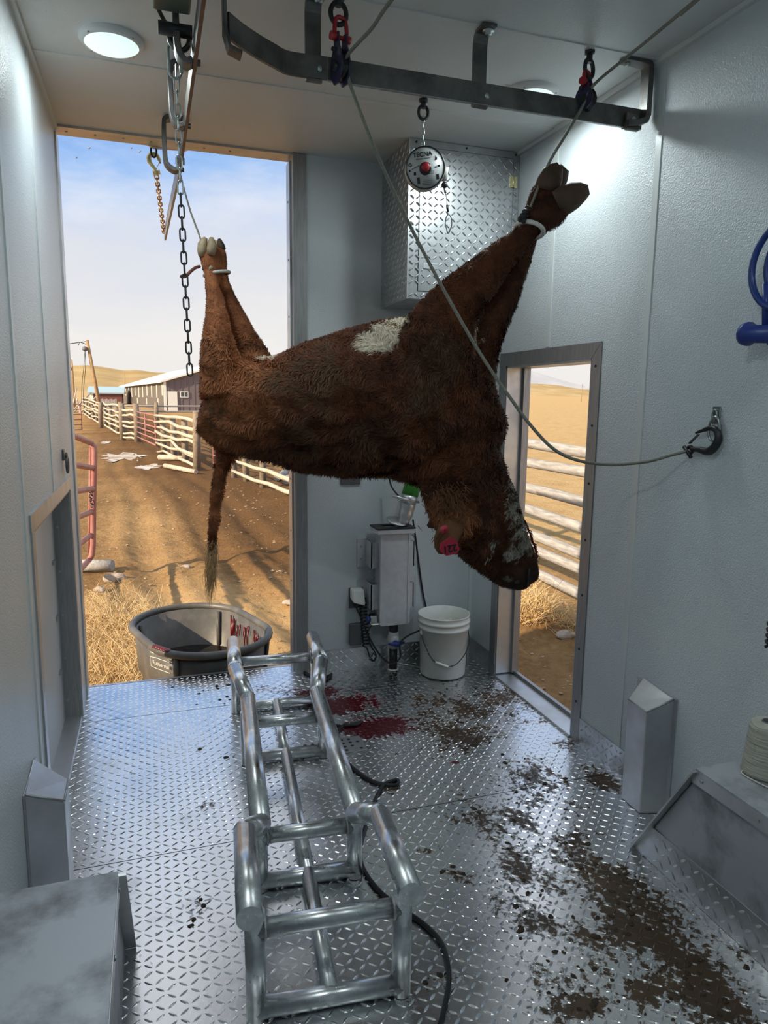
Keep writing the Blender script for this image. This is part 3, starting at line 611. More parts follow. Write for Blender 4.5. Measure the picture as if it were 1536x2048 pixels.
# hoist trolley at the top of the long rail
tt = thing('hoist_trolley', 'grey green hoist trolley with curved strap on the long rail', 'hoist', (.10, 2.42, 2.80))
MB().box((.055, 2.33, 2.765), (.165, 2.455, 2.862)).build('housing', mat('hoist_grey_green', (.13, .15, .12), .5, .4), tt, bevel=.006)
MB().strip(spline([(.050, 2.42, 2.86), (.052, 2.44, 2.81), at(325, 35, Y=2.50), at(340, 55, Y=2.53), at(347, 72, Y=2.55), at(349, 90, Y=2.55)], 4), (1, .3, 0), .016, .006).build('curved_strap', 'steel', tt)
MB().cyl((.07, 2.49, 2.735), (.172, 2.49, 2.735), .020, n=14).build('axle', 'blkiron', tt)
MB().tube([(.135+.03*math.cos(q), 2.53, 2.73+.035*math.sin(q)) for q in [2*math.pi*k/18 for k in range(18)]], .009, 8, closed=True).build('roller_yoke', 'steel', tt)
ch0 = at(349, 92, Y=2.55)
t = thing('carabiner_link', 'large zinc screw link hanging from the curved strap of the hoist', 'link', ch0)
MB().tube([ch0+Vector((.020*math.cos(q), .004*math.cos(q), -.045+.012*0+(.030 if math.sin(q) > 0 else -.030)+.022*math.sin(q))) for q in [2*math.pi*k/24 for k in range(24)]], .0045, 8, closed=True).build('link_wire', 'zinc', t)
MB().cyl(ch0+Vector((.020, .004, -.045)), ch0+Vector((.020, .004, -.075)), .0085, n=6).build('lock_nut', 'zinc', t)
cA = at(352, 130, Y=2.55); cM = at(361, 388, Y=2.55); cE = at(380, 750, Y=2.55)
t = thing('hoist_chain', 'long hoist chain, bright zinc links above and dark links below', 'chain', cA)
chain(t, cA, cM, .0375, .0055, 'zinc', .022)
chain(t, cM, cE, .0375, .0065, 'dkchain', .024)
# chain holding the swing-out end
he = at(307, 294, Y=4.06)
t = thing('eye_lug', 'black eye lug welded under the rear header plate', 'lug', he)
MB().tube([he+Vector((.014*math.cos(q), 0, -.02+.030*math.sin(q))) for q in [2*math.pi*k/16 for k in range(16)]], .005, 8, closed=True).build('eye_ring', 'blkiron', t)
MB().box((he.x-.014, he.y-.01, he.z), (he.x+.014, he.y+.02, he.z+.03)).build('lug_block', 'blkiron', t)
hb = at(313, 345, Y=4.15)
t = thing('grab_hook', 'yellow zinc slip hook hooked in the eye lug at the rear header', 'hook', hb)
hp = [at(p[0], p[1], Y=4.10) for p in ((312, 340), (306, 333), (299, 323), (298, 314), (304, 308), (313, 310), (318, 318), (321, 327))]
MB().tube(spline(hp, 4), [.008]*4+[.010]*4+[.013]*8+[.012]*6+[.010]*4+[.005]*3, 10).build('hook_body', 'ylhook', t)
MB().cyl(at(306, 346, Y=4.12), at(320, 344, Y=4.12), .012, n=10).build('clevis', 'ylhook', t)
MB().strip([at(313, 338, Y=4.10), at(320, 322, Y=4.10)], (0, 1, 0), .01, .002).build('spring_latch', 'zinc', t)
c1_ = at(313, 350, Y=4.14); c2_ = at(328, 466, Z=RZ-.0)
t = thing('stay_chain', 'rusty yellow chain holding up the swing-out rail end', 'chain', c1_)
chain(t, c1_, c2_, .052, .008, 'ylchain', .028)
# ================================================================== eyebolts, pulleys, ropes
def eyebolt(label, p, zc, rad=.026, wire=.008, ang=0.):
    t = thing('eyebolt', label, 'eyebolt', p)
    MB().cyl(p, (p[0], p[1], zc+rad-.005), .011, n=12).build('shank', 'blkiron', t)
    MB().lathe([(.02, 0), (.02, -.012)], p, n=6).build('nut', 'blkiron', t)
    MB().tube([Vector((p[0]+rad*math.cos(q)*math.cos(ang), p[1]+rad*math.cos(q)*math.sin(ang), zc+rad*1.25*math.sin(q))) for q in [2*math.pi*k/20 for k in range(20)]], wire, 8, closed=True).build('eye', 'blkiron', t)
eyebolt('black ceiling eyebolt carrying the pulley of the wall rope', (.626, 2.410, ZC), 2.828)
eyebolt('black ceiling eyebolt carrying the pulley of the foreleg rope', (1.585, 2.437, ZC), 2.815, ang=.4)
eyebolt('black ceiling eyebolt carrying the round tool balancer', (1.167, 3.041, ZC), 2.825, .022, .007)
def pulley(label, cx, cy, ztop, tilt, zb):
    """shackle through the eyebolt, cheek-plate block with its sheave below"""
    t = thing('pulley_block', label, 'pulley', (cx, cy, ztop))
    rot = Matrix.Rotation(tilt, 3, 'Z'); c = Vector((cx, cy, 0))
    G = lambda x, y, z: rot @ Vector((x, y, 0))+c+Vector((0, 0, z))
    H = ztop-zb; zp = ztop-.30*H
    pts = [G(-.020, 0, zp), G(-.022, 0, zp+.025), G(-.016, 0, ztop-.006), G(0, 0, ztop), G(.016, 0, ztop-.006), G(.022, 0, zp+.025), G(.020, 0, zp)]
    MB().tube(spline(pts, 4), .007, 10).build('shackle_bow', 'redpaint', t)
    b = MB(); b.cyl(G(-.034, 0, zp), G(.034, 0, zp), .007, n=12); b.cyl(G(-.036, 0, zp), G(-.014, 0, zp), .0135, n=12); b.cyl(G(.014, 0, zp), G(.034, 0, zp), .0125, n=12)
    b.build('shackle_pin', 'redpaint', t)
    B_ = zp+.012-zb
    for s in (-1, 1):
        poly = []
        for y, u in ((-.013, 0), (-.015, .22), (-.030, .42), (-.037, .62), (-.032, .84), (-.014, 1.), (.014, 1.), (.032, .84), (.037, .62), (.030, .42), (.015, .22), (.013, 0)):
            poly.append(G(s*.0115, y, zp+.012-B_*u))
        MB().prism(poly, rot @ Vector((s, 0, 0)), .006).build('cheek_plate', 'navy', t)
    zs = zp+.012-B_*.66
    MB().lathe([(.037, -.0105), (.030, -.003), (.030, .003), (.037, .0105)], G(0, 0, zs), rot @ Vector((1, 0, 0)), n=24).build('sheave', 'blkplas', t)
    MB().cyl(G(-.028, 0, zs), G(.030, 0, zs), .013, n=6).build('axle_bolt', 'blkiron', t)
    MB().cyl(G(-.026, .01, zp+.012-B_*.3), G(.034, .01, zp+.012-B_*.3), .007, n=8).build('spacer_bolt', 'blkiron', t)
    return G(0, 0, zs)
pA = pulley('navy rope pulley with red shackle at the curved rail', .632, 2.405, 2.815, .25, 2.615)
pB = pulley('navy rope pulley with red shackle beside the end hanger', 1.578, 2.437, 2.805, .5, 2.672)
def rope(name, label, pts, r, m, n=8, cat='rope', sp=8):
    return MB().tube(spline(pts, sp), r, n).build(name, m, None, label=label, category=cat)
wp = [at(696, 140, Y=2.385), at(704, 180, Y=2.39), at(770, 345, Y=2.37), at(850, 510, Y=2.32), at(950, 690, Y=2.24), at(1020, 795, Y=2.17), at(1065, 855, Y=2.14), at(1110, 900, Y=2.11), at(1160, 922, Y=2.09), at(1220, 929, X=1.66), at(1290, 924, X=1.74), at(1340, 911, X=1.80), at(1379, 901, X=1.848)]
rope('wall_rope', 'long braided winch rope sagging from the pulley to the wall hook', [at(786, -4, Y=2.1)+(at(786, -4, Y=2.1)-at(695, 111, Y=2.375))*u for u in (3.4, 1.7)]+[at(786, -4, Y=2.1), at(744, 56, Y=2.235), at(695, 111, Y=2.375)]+wp, .0058, 'rope')
fp = [Vector((1.50, .3, 2.872)), at(1420, -22, Y=1.8), at(1390, 2, Y=1.9), at(1290, 85, Y=2.18), at(1200, 158, Y=2.395), at(1178, 184, Y=2.415), at(1168, 208, Y=2.425), at(1130, 272, Y=2.43), at(1095, 332, Y=2.46), at(1055, 430, Y=2.47)]
rope('foreleg_rope', 'taut winch rope running over the pulley down to the bound forelegs', fp, .0055, 'rope')
rope('hindleg_cable', 'thin grey cable from the rail to the bound hind legs', [Vector((.178, 3.64, RZ0-.0)), at(380, 420, Y=3.52), at(403, 486, Y=3.36), at(406, 540, Y=3.36)], .0042, 'rope')
# ================================================================== tool balancer
bc = Vector((1.173, 3.02, 2.597)); nrm = Vector((-.30, -.94, -.12)).normalized(); bx = Vector((.95, -.30, .13)).normalized(); bx = (bx-nrm*bx.dot(nrm)).normalized(); by_ = -bx.cross(nrm)
if by_.z < 0: by_ = -by_
t = thing('tool_balancer', 'round grey spring balancer with red knob hanging under the rail', 'balancer', bc)
RB = .0875
MB().lathe([(RB*.98, -.075), (RB*1.0, -.07), (RB*1.0, -.005), (RB*.985, 0)], bc, nrm, n=48).build('drum', mat('balancer_grey', (.42, .42, .39), .5, .3), t)
MB().lathe([(RB*.985, 0), (RB*.985, .003), (RB*.93, .003), (RB*.93, 0)], bc, nrm, n=48, cap0=False, cap1=False).build('rim_ring', 'blkplas', t)
face = MB().lathe([(RB*.93, .0005), (RB*.93, .0015)], bc, nrm, n=48).build('label_plate', 'label', t)
MB().lathe([(.027, .001), (.026, .008), (.022, .010)], bc-by_*.004, nrm, n=24).build('hub', 'blkplas', t)
MB().lathe([(.0185, .008), (.018, .020), (.014, .024)], bc, nrm, n=24).build('knob', 'redpaint', t)
FP = lambda u, v: bc+bx*(u*RB)+by_*(v*RB)+nrm*.0022
text_mesh('TECNA', .0255, 'ink', face, FP(-.08, .60), bx, by_, bold=.0005)
text_mesh('Bilanciatori / Balancers', .0068, 'ink', face, FP(-.06, .42), bx, by_)
def mark(u0, v0, u1, v1):
    return MB().add([FP(u0, v0), FP(u1, v0), FP(u1, v1), FP(u0, v1)], [(0, 1, 2, 3)]).build('printed_mark', 'ink', face, fixn=False)
MB().lathe([(.0075, 0), (.0075, .0004), (.0045, .0004), (.0045, 0)], FP(-.74, .20), nrm, n=18, cap0=False, cap1=False).build('printed_mark', 'ink', face)
MB().strip([FP(-.68, .0), FP(-.30, .12)], nrm, .0006, .002).build('printed_mark', 'ink', face)
MB().prism([FP(.50, .28), FP(.60, .28), FP(.62, .36), FP(.55, .50), FP(.52, .38)], nrm, .0004).build('printed_mark', 'ink', face)
for a_ in ((.46, -.06, .58, 0.0), (.60, -.04, .72, .05), (.50, -.60, .64, -.36), (-.46, -.72, -.32, -.40), (-.60, -.30, -.48, -.16), (-.82, -.12, -.74, -.02)):
    mark(*a_)
for v in (-.20, -.25, -.30): mark(.02+abs(v)*.1, v, .40, v+.018)
for k, v in enumerate((-.62, -.70, -.76, -.80)): mark(-.22, v, .30-.03*k, v+.014)
nz0 = bc+bx*.085+by_*(.0)-nrm*.04; nz1 = at(888, 362, Y=3.05)
MB().cyl(nz0, nz1, .022, .012, n=16).build('cable_nozzle', mat('nozzle_grey', (.5, .5, .46), .45), t)
MB().ball(at(889, 370, Y=3.05), .014, n=14).build('cable_stop', 'blkplas', t)
MB().cyl(at(889, 376, Y=3.05), at(891, 386, Y=3.05), .006, n=8).build('ferrule', 'zinc', t)
MB().tube([at(891, 384, Y=3.05), at(895, 415, Y=3.05), at(895, 432, Y=3.05)], .0016, 6).build('cable', 'steel', t)
MB().cyl(at(894, 410, Y=3.05), at(896, 424, Y=3.05), .005, n=8).build('sleeve', 'blkplas', t)
cc0 = at(897, 448, Y=3.05)
MB().tube([cc0+Vector((math.cos(q)*(.016 if math.sin(q) > -.3 else .010), 0, math.sin(q)*.040)) for q in [2*math.pi*k/24 for k in range(24)]], .0024, 6, closed=True).build('snap_link', 'steel', t)
MB().box((bc.x-.018, bc.y+.02, bc.z+RB-.004), (bc.x+.025, bc.y+.05, bc.z+RB+.012)).build('top_lug', 'zinc', t, bevel=.003)
t = thing('balancer_chain', 'short zinc chain holding the round balancer under its eyebolt', 'chain', (1.17, 3.045, 2.80))
chain(t, (1.167, 3.041, 2.81), (1.172, 3.05, bc.z+RB+.006), .026, .0042, 'zinc', .016)

# ================================================================== rear wall equipment
st = thing('steriliser_box', 'tall white aluminium tool steriliser box bolted to the rear wall', 'steriliser', (1.318, 3.81, .297))
SX0, SX1, SY0, SY1, SZ0, SZ1 = 1.232, 1.406, 3.74, 3.86, .297, .86
palu = mat('pale_aluminium', (.66, .67, .70), .42, .2, col2=(.58, .59, .62), ns=30., stretch=(1, 1, 1))
MB().box((SX0, SY0, SZ0), (SX1, SY1, SZ1)).build('body', palu, st, bevel=.002)
MB().box((SX0-.006, SY0-.004, SZ0+.01), (SX0+.012, SY0+.008, SZ1)).build('edge_strip', palu, st)
MB().box((SX1-.012, SY0-.004, SZ0+.01), (SX1+.004, SY0+.008, SZ1)).build('edge_strip', palu, st)
MB().box((SX0-.03, SY0-.02, SZ1-.014), (SX1+.022, SY1+.005, SZ1+.012)).build('top_rim', palu, st, bevel=.002)
b = MB(); g0, g1 = SZ1+.012, SZ1+.022
b.box((SX0-.032, SY0-.022, g0), (SX1+.024, SY0+.022, g1)).box((SX0-.032, SY1-.03, g0), (SX1+.024, SY1+.007, g1)).box((SX0-.032, SY0+.022, g0), (SX0+.02, SY1-.03, g1)).box((SX1-.03, SY0+.022, g0), (SX1+.024, SY1-.03, g1))
b.build('rubber_gasket', 'blkrub', st)
for z0, z1 in ((.635, .785), (.385, .535)):
    for s, xb in ((-1, SX0), (1, SX1)):
        br = MB(); x0 = xb+s*.001
        br.box((min(x0, x0+s*.045), SY0+.05, z0), (max(x0, x0+s*.045), SY0+.056, z1)); br.box((min(x0+s*.039, x0+s*.045), SY0+.05, z0), (max(x0+s*.039, x0+s*.045), YB-.001, z1)); br.box((min(x0+s*.039, x0+s*.10), YB-.007, z0-.01), (max(x0+s*.039, x0+s*.10), YB-.001, z1+.01))
        bo = br.build('mount_bracket', palu, st)
        for q in (.25, .75): MB().cyl((x0+s*.075, YB-.007, z0+(z1-z0)*q), (x0+s*.075, YB-.011, z0+(z1-z0)*q), .006, n=8).build('screw', 'zinc', bo)
dp = thing('drain_pipe', 'black drain pipe with white valve and blue handle under the steriliser', 'pipe', (1.337, 3.80, 0))
MB().cyl((1.333, 3.80, .235), (1.333, 3.80, .2975), .026, n=18).build('upper_pipe', 'blkplas', dp)
MB().lathe([(.024, .135), (.031, .14), (.031, .16), (.036, .175), (.036, .21), (.031, .22), (.031, .235), (.024, .24)], (1.333, 3.80, 0), n=20).build('valve_body', 'white', dp)
hv = MB(); hv.cyl((1.333, 3.79, .178), (1.333, 3.74, .178), .018, n=12); hv.tube([(1.285, 3.75, .182), (1.31, 3.75, .180), (1.333, 3.748, .178), (1.356, 3.75, .180), (1.385, 3.75, .182)], [.006, .011, .014, .011, .006], 10)
hv.build('valve_handle', 'bluep', dp)
MB().cyl((1.333, 3.80, .004), (1.333, 3.80, .137), .0245, n=18).build('lower_pipe', 'blkplas', dp)
MB().lathe([(.036, .0015), (.034, .006), (.026, .009)], (1.333, 3.80, 0), n=18).build('floor_collar', 'white', dp)
# captive saw standing in the steriliser
tl = thing('carcass_saw', 'green handled aluminium dehiding tool standing in the steriliser', 'tool', at(800, 1045, Y=3.78))
q = [at(p[0], p[1], Y=3.77) for p in ((838, 920), (829, 955), (820, 990))]
MB().tube([q[0], q[1], q[2]], [.042, .046, .049], 20).build('motor_housing', 'green', tl)
MB().tube([at(820, 990, Y=3.77), at(818, 998, Y=3.77), at(816, 1007, Y=3.77)], [.048, .048, .046], 20).build('collar', 'alu', tl)
MB().tube([at(784, 991, Y=3.74), at(800, 996, Y=3.73), at(838, 1004, Y=3.74)], [.008, .011, .008], 8).build('guard_ring', 'alu', tl)
MB().tube(spline([at(816, 1004, Y=3.77), at(815, 1014, Y=3.77), at(812, 1026, Y=3.77), at(808, 1042, Y=3.77), at(805, 1050, Y=3.77)], 3), [.045]*4+[.042]*4+[.034]*3+[.026]*2, 16).build('gear_neck', 'alu', tl)
MB().tube(spline([at(778, 955, Y=3.82), at(784, 975, Y=3.80), at(799, 994, Y=3.75)], 6), .005, 8).build('power_lead', 'blkrub', tl)
dc = at(797, 1044, Y=3.79)
MB().lathe([(.060, -.006), (.064, 0), (.060, .006)], dc+Vector((-.01, 0, .005)), (.16, -.28, 1), n=32).build('disc_guard', 'alu', tl)
rope('power_cord', 'thin black cord hanging down the wall behind the white bucket', [at(826, 1040, Y=3.85), at(831, 1075, Y=3.89), at(838, 1130, Y=3.89), at(845, 1180, Y=3.89), at(853, 1222, Y=3.885), at(856, 1260, Y=3.88)], .0055, 'blkrub', cat='cord')
# wall outlets
gp = thing('covered_outlet', 'grey wall outlet with lifted white weather cover above the chrome plug', 'outlet', (1.13, YB, .44))
MB().box((1.082, YB-.008, .375), (1.17, YB-.0005, .50)).build('back_plate', 'gray', gp, bevel=.002)
MB().hexa([(1.085, YB-.075, .425), (1.165, YB-.085, .40), (1.165, YB-.01, .42), (1.085, YB-.01, .44)], [(1.085, YB-.045, .50), (1.165, YB-.05, .495), (1.165, YB-.005, .505), (1.085, YB-.005, .505)]).build('weather_cover', 'white', gp, bevel=.012)
MB().box((1.105, YB-.04, .395), (1.135, YB-.008, .43)).build('plug', 'blkplas', gp, bevel=.003)
MB().box((1.082, YB-.035, .152), (1.155, YB-.0005, .282)).build('outlet_box', 'gray', None, bevel=.006, label='plain dark grey outlet box low on the rear wall', category='outlet')
MB().box((1.03, YB-.012, 1.117), (1.148, YB-.0005, 1.21)).build('switch_plate', 'gray', None, bevel=.003, label='grey switch plate on the rear wall just under the cow', category='plate')
cpz = at(748, 1238, Y=3.80)
cp = thing('chrome_coupling', 'chrome plug housing with blue ring at the side of the steriliser', 'plug', cpz)
MB().box((cpz.x-.03, 3.77, cpz.z-.032), (cpz.x+.036, 3.83, cpz.z+.03)).build('housing', mat('chrome', (.70, .69, .66), .12, 1.), cp, bevel=.012)
MB().cyl((cpz.x-.045, 3.80, cpz.z), (cpz.x-.028, 3.80, cpz.z), .02, n=14).build('blue_ring', 'bluep', cp)
hel = []
for k in range(150):
    u = k/149; z = .44-.30*u; hel.append((1.155+.03*u+.022*math.cos(k*.62), YB-.035+.018*math.sin(k*.62), z))
hel = [(1.12, YB-.03, .40), (1.135, YB-.03, .43)]+hel+[(1.19, 3.86, .12), (1.20, 3.85, .075), (1.225, 3.845, .05), (1.24, 3.85, .075), (1.225, 3.855, .095), (1.21, 3.85, .075)]
MB().tube(hel, .0042, 6).build('coiled_cord', 'blkrub', None, label='black coiled cord hanging from the covered outlet', category='cord')
rope('plug_cord', 'black cord looping from the covered outlet past the drain valve to the bucket', [at(709, 1208, Y=3.86), at(722, 1235, Y=3.86), at(737, 1272, Y=3.84), at(760, 1310, Y=3.82), at(783, 1327, Y=3.74), at(800, 1315, Y=3.73), at(800, 1288, Y=3.74), at(815, 1272, Y=3.74), at(842, 1260, Y=3.73)], .0052, 'blkrub', cat='cord')
rope('chrome_plug_cord', 'black cord drooping from the chrome plug housing beside the coil', [at(750, 1244, Y=3.79), at(742, 1252, Y=3.78), at(735, 1270, Y=3.82), at(742, 1292, Y=3.85), at(752, 1310, Y=3.85), at(748, 1322, Y=3.85), at(738, 1318, Y=3.85)], .0045, 'blkrub', cat='cord')
# bucket
bk0 = Vector((1.60, 3.67, .001))
bt = thing('white_bucket', 'white plastic pail with wire bail standing in the corner', 'bucket', bk0)
MB().lathe([(.120, .0), (.131, .004), (.133, .012), (.144, .285), (.151, .288), (.151, .300), (.146, .303), (.147, .322), (.155, .325), (.155, .338), (.148, .341), (.149, .362), (.154, .366), (.152, .370), (.146, .368), (.143, .30), (.130, .014), (.001, .012)], bk0, n=40, cap0=True, cap1=False).build('pail', 'bucket', bt)
for s in (-1, 1): MB().ball(bk0+Vector((s*.146, -.012, .262)), .014, n=10, sc=(.5, 1, 1.3)).build('bail_ear', 'bucket', bt)
bl = [bk0+Vector((-.150, -.012, .262)), bk0+Vector((-.145, -.07, .21)), bk0+Vector((-.115, -.125, .135)), bk0+Vector((-.05, -.162, .10)), bk0+Vector((-.03, -.163, .10)), bk0+Vector((.02, -.163, .115)), bk0+Vector((.08, -.142, .165)), bk0+Vector((.13, -.08, .215)), bk0+Vector((.150, -.012, .262))]
MB().tube(spline(bl, 5), .0028, 6).build('bail_wire', 'blkiron', bt)
MB().cyl(bk0+Vector((-.105, -.135, .125)), bk0+Vector((-.035, -.164, .099)), .008, n=10).build('bail_grip', 'bucket', bt)
gb = thing('green_carton', 'small green carton sticking out of the white pail', 'box', bk0+Vector((0, 0, .25)))
MB().box((-.055, -.05, -.11), (.055, .05, .045), rot=Matrix.Rotation(.6, 3, 'Z')).build('carton', 'teal', gb)
gbm = gb.children[0]
for v in gbm.data.vertices: v.co = Matrix.Rotation(R(28), 3, 'X') @ (v.co)+Vector((0, 0, .10))
MB().box((bk0.x-.01, bk0.y-.062, .325), (bk0.x+.03, bk0.y-.058, .345), rot=Matrix.Rotation(.6, 3, 'Z')).build('paper_label', 'white', gb)
# ---- floor drain grate
dg_ = thing('drain_grate', 'small perforated floor drain grate beside the cradle', 'grate', (.75, 2.97, .001))
b = MB(); b.box((.605, 2.90, .0005), (.90, 3.045, .004)).build('plate', 'alu', dg_, bevel=.001)
for i in range(8):
    for j in range(4):
        if (i*7+j*5) % 11 < 9: MB().lathe([(.0085, 0), (.0085, .0006)], (.630+i*.035, 2.922+j*.033, .0041), n=10).build('drain_hole', 'blkiron', dg_)
# ---- carcass cradle of galvanised tube
A0 = Vector((.396, 1.57, 0)); A1 = Vector((.587, 3.63, 0)); ax = (A1-A0).normalized(); LA = (A1-A0).length; sd = Vector((ax.y, -ax.x, 0))
cr_ = thing('carcass_cradle', 'galvanised tube carcass cradle with flared ends standing on the floor', 'cradle', (A0+A1)/2)
CP = lambda u, s, z: A0+ax*u+sd*s+Vector((0, 0, z))
RAIL = [(-.0, .208, .32), (.37, .208, .32), (.50, .155, .252), (1.49, .158, .252), (1.70, .21, .32), (2.07, .212, .32)]
for s in (-1, 1):
    for i in range(5):
        u0, s0, z0 = RAIL[i]; u1, s1, z1 = RAIL[i+1]
        MB().cyl(CP(u0, s*s0, z0), CP(u1, s*s1, z1), .034 if i != 3 else .034, n=20).build('top_rail', 'galv', cr_)
    for i in range(1, 5):
        u0, s0, z0 = RAIL[i]; MB().ball(CP(u0, s*s0, z0), .0345, n=16, k=10).build('mitre_joint', 'galv', cr_)
ST = [(.035, .195, .29), (.53, .158, .225), (1.36, .170, .225), (1.90, .205, .29)]
for (u, hw, zt), zx in zip(ST, (.262, .190, .190, .270)):
    for s in (-1, 1):
        MB().cyl(CP(u, s*hw, .002), CP(u, s*hw, zt+.02), .0265, n=18).build('leg', 'galv', cr_)
        MB().tube([CP(u, s*(hw-.026), 0)+Vector((0, 0, zx))+ax*(.0275*math.cos(q))+Vector((0, 0, .0275*math.sin(q))) for q in [2*math.pi*k/14 for k in range(14)]], .005, 6, closed=True).build('weld_ring', 'weld', cr_)
    MB().cyl(CP(u, -hw, zx), CP(u, hw, zx), .0255, n=18).build('upper_crossbar', 'galv', cr_)
    MB().cyl(CP(u, -hw, .0285), CP(u, hw, .0285), .0265, n=18).build('lower_crossbar', 'galv', cr_)
for i in range(3): MB().cyl(CP(ST[i][0], 0, .035), CP(ST[i+1][0], 0, .035), .024, n=18).build('spine_tube', 'galv', cr_)
# ---- power cord lying through the cradle
pc = [(596, 1270), (590, 1300), (600, 1332), (625, 1352), (655, 1352), (663, 1348), (655, 1358), (630, 1368), (622, 1400), (640, 1440), (680, 1452), (715, 1446), (722, 1443), (712, 1450), (685, 1452), (670, 1480), (695, 1525), (745, 1562), (790, 1570), (795, 1560), (770, 1568), (752, 1595), (735, 1640), (722, 1685), (724, 1730), (755, 1778), (800, 1815), (850, 1850), (885, 1890), (898, 1950), (890, 2010), (875, 2070), (860, 2150)]
pts = [at(px, py, Z=.008) for px, py in pc]
pts[0] = at(592, 1262, Y=4.02); pts[1] = at(589, 1300, Y=4.0); pts[2] = at(598, 1333, Y=3.95); pts[2].z = .02
rope('extension_cord', 'black extension cord snaking over the diamond plate under the cradle', pts, .0075, 'blkrub', cat='cord', sp=5)
# ---- mud and manure lumps
rg = rnd(5); V = []; F = []; cand = []
while len(cand) < 330:
    x = rg.uniform(XL+.05, XR-.1); y = rg.uniform(1.25, 3.95)
    if field(np.array([x]), np.array([y]), MAN)[0]*.8+fbm(np.array([x]), np.array([y]), 22., 3, 4)[0]*.5 > rg.uniform(.42, 1.1): cand.append((x, y))
ico = [(0, 0, 1), (.89, 0, .45), (.28, .85, .45), (-.72, .53, .45), (-.72, -.53, .45), (.28, -.85, .45), (1, .3, 0), (0, 1, 0), (-1, .3, 0), (-.6, -.8, 0), (.6, -.8, 0)]
tri = [(0, 1, 2), (0, 2, 3), (0, 3, 4), (0, 4, 5), (0, 5, 1), (1, 6, 2), (2, 6, 7), (2, 7, 3), (3, 7, 8), (3, 8, 4), (4, 8, 9), (4, 9, 5), (5, 9, 10), (5, 10, 1), (1, 10, 6)]
for x, y in cand:
    r0 = rg.choice([.003, .004, .005, .006, .008, .010]); o = len(V); a = rg.uniform(0, 6.3); ex = rg.uniform(.8, 1.7)
    for q in ico:
        k = rg.uniform(.7, 1.25); dx = q[0]*r0*k*ex; dy = q[1]*r0*k; V.append((x+dx*math.cos(a)-dy*math.sin(a), y+dx*math.sin(a)+dy*math.cos(a), .0004+q[2]*r0*.45*k))
    F += [(i+o, j+o, k+o) for i, j, k in tri]
npmesh('mud_lumps', V, F, 'manure', None, False, kind='stuff', label='dried brown mud lumps scattered on the diamond plate floor', category='mud')

# ================================================================== the cow
def ring_loft(st, n=20, cap=True):
    """stations (px,py,Y,half px in the picture plane,depth radius m): a tapered body tube with its own depth"""
    C = [at(s[0], s[1], Y=s[2]) for s in st]; k = len(C); vs = []; fs = []
    for i, s in enumerate(st):
        T = (C[min(i+1, k-1)]-C[max(i-1, 0)]).normalized(); V_ = (C[i]-CAMP).normalized()
        a = T.cross(V_).normalized(); b = V_; ra = s[3]*(C[i]-CAMP).dot(FW)/FPX; rb = s[4]
        for j in range(n):
            q = 2*math.pi*j/n; vs.append(C[i]+a*ra*math.cos(q)+b*rb*math.sin(q))
    fs = [(i*n+j, i*n+(j+1) % n, (i+1)*n+(j+1) % n, (i+1)*n+j) for i in range(k-1) for j in range(n)]
    fs += [tuple(range(n))[::-1], tuple((k-1)*n+j for j in range(n))]
    return vs, fs
TRUNK = [(419, 772, 3.40, 38, .09), (427, 775, 3.38, 66, .16), (444, 784, 3.34, 90, .21), (475, 806, 3.28, 100, .235), (535, 818, 3.19, 99, .25), (610, 818, 3.08, 124, .285), (690, 811, 2.98, 141, .305), (770, 798, 2.88, 151, .30), (840, 803, 2.80, 163, .275), (900, 803, 2.74, 163, .225), (950, 790, 2.68, 130, .16), (980, 775, 2.65, 80, .09)]
NECK = [(880, 800, 2.75, 110, .19), (905, 860, 2.72, 102, .185), (914, 920, 2.69, 82, .155), (930, 965, 2.66, 84, .13), (945, 1005, 2.64, 84, .115), (962, 1040, 2.62, 82, .11), (983, 1072, 2.61, 72, .10), (1005, 1103, 2.60, 61, .09), (1024, 1128, 2.60, 52, .075), (1039, 1148, 2.60, 44, .064), (1048, 1160, 2.60, 34, .052), (1053, 1168, 2.60, 18, .03)]
MUZZ = [(1018, 1128, 2.60, 40, .06), (1034, 1152, 2.59, 30, .066), (1042, 1166, 2.585, 25, .062), (1046, 1174, 2.585, 17, .045), (1048, 1180, 2.585, 8, .02)]
CHIN = [(1040, 1115, 2.61, 34, .05), (1056, 1132, 2.61, 22, .05), (1063, 1147, 2.605, 17, .045), (1065, 1158, 2.60, 13, .034), (1064, 1166, 2.60, 6, .018)]
POLL = [(905, 990, 2.66, 50, .09), (912, 1030, 2.63, 40, .09), (918, 1055, 2.61, 30, .07)]
FL_N = [(860, 790, 2.66, 105, .12), (862, 725, 2.63, 90, .12), (880, 665, 2.60, 72, .105), (905, 617, 2.58, 56, .088), (938, 578, 2.56, 45, .074), (975, 541, 2.54, 37, .062), (1005, 513, 2.53, 33, .056), (1030, 489, 2.52, 27, .046), (1050, 470, 2.50, 22, .040), (1063, 457, 2.48, 21, .040), (1075, 444, 2.46, 27, .046), (1092, 430, 2.44, 32, .048), (1110, 416, 2.43, 32, .045), (1128, 404, 2.42, 28, .040)]
FL_F = [(920, 772, 2.70, 64, .11), (946, 706, 2.68, 49, .10), (972, 650, 2.66, 40, .085), (1003, 595, 2.64, 36, .07), (1022, 555, 2.61, 29, .058), (1040, 520, 2.58, 23, .05), (1053, 490, 2.55, 19, .042), (1060, 462, 2.53, 18, .040), (1067, 438, 2.51, 21, .042), (1075, 415, 2.50, 24, .045), (1085, 395, 2.49, 28, .045), (1096, 372, 2.48, 27, .040)]
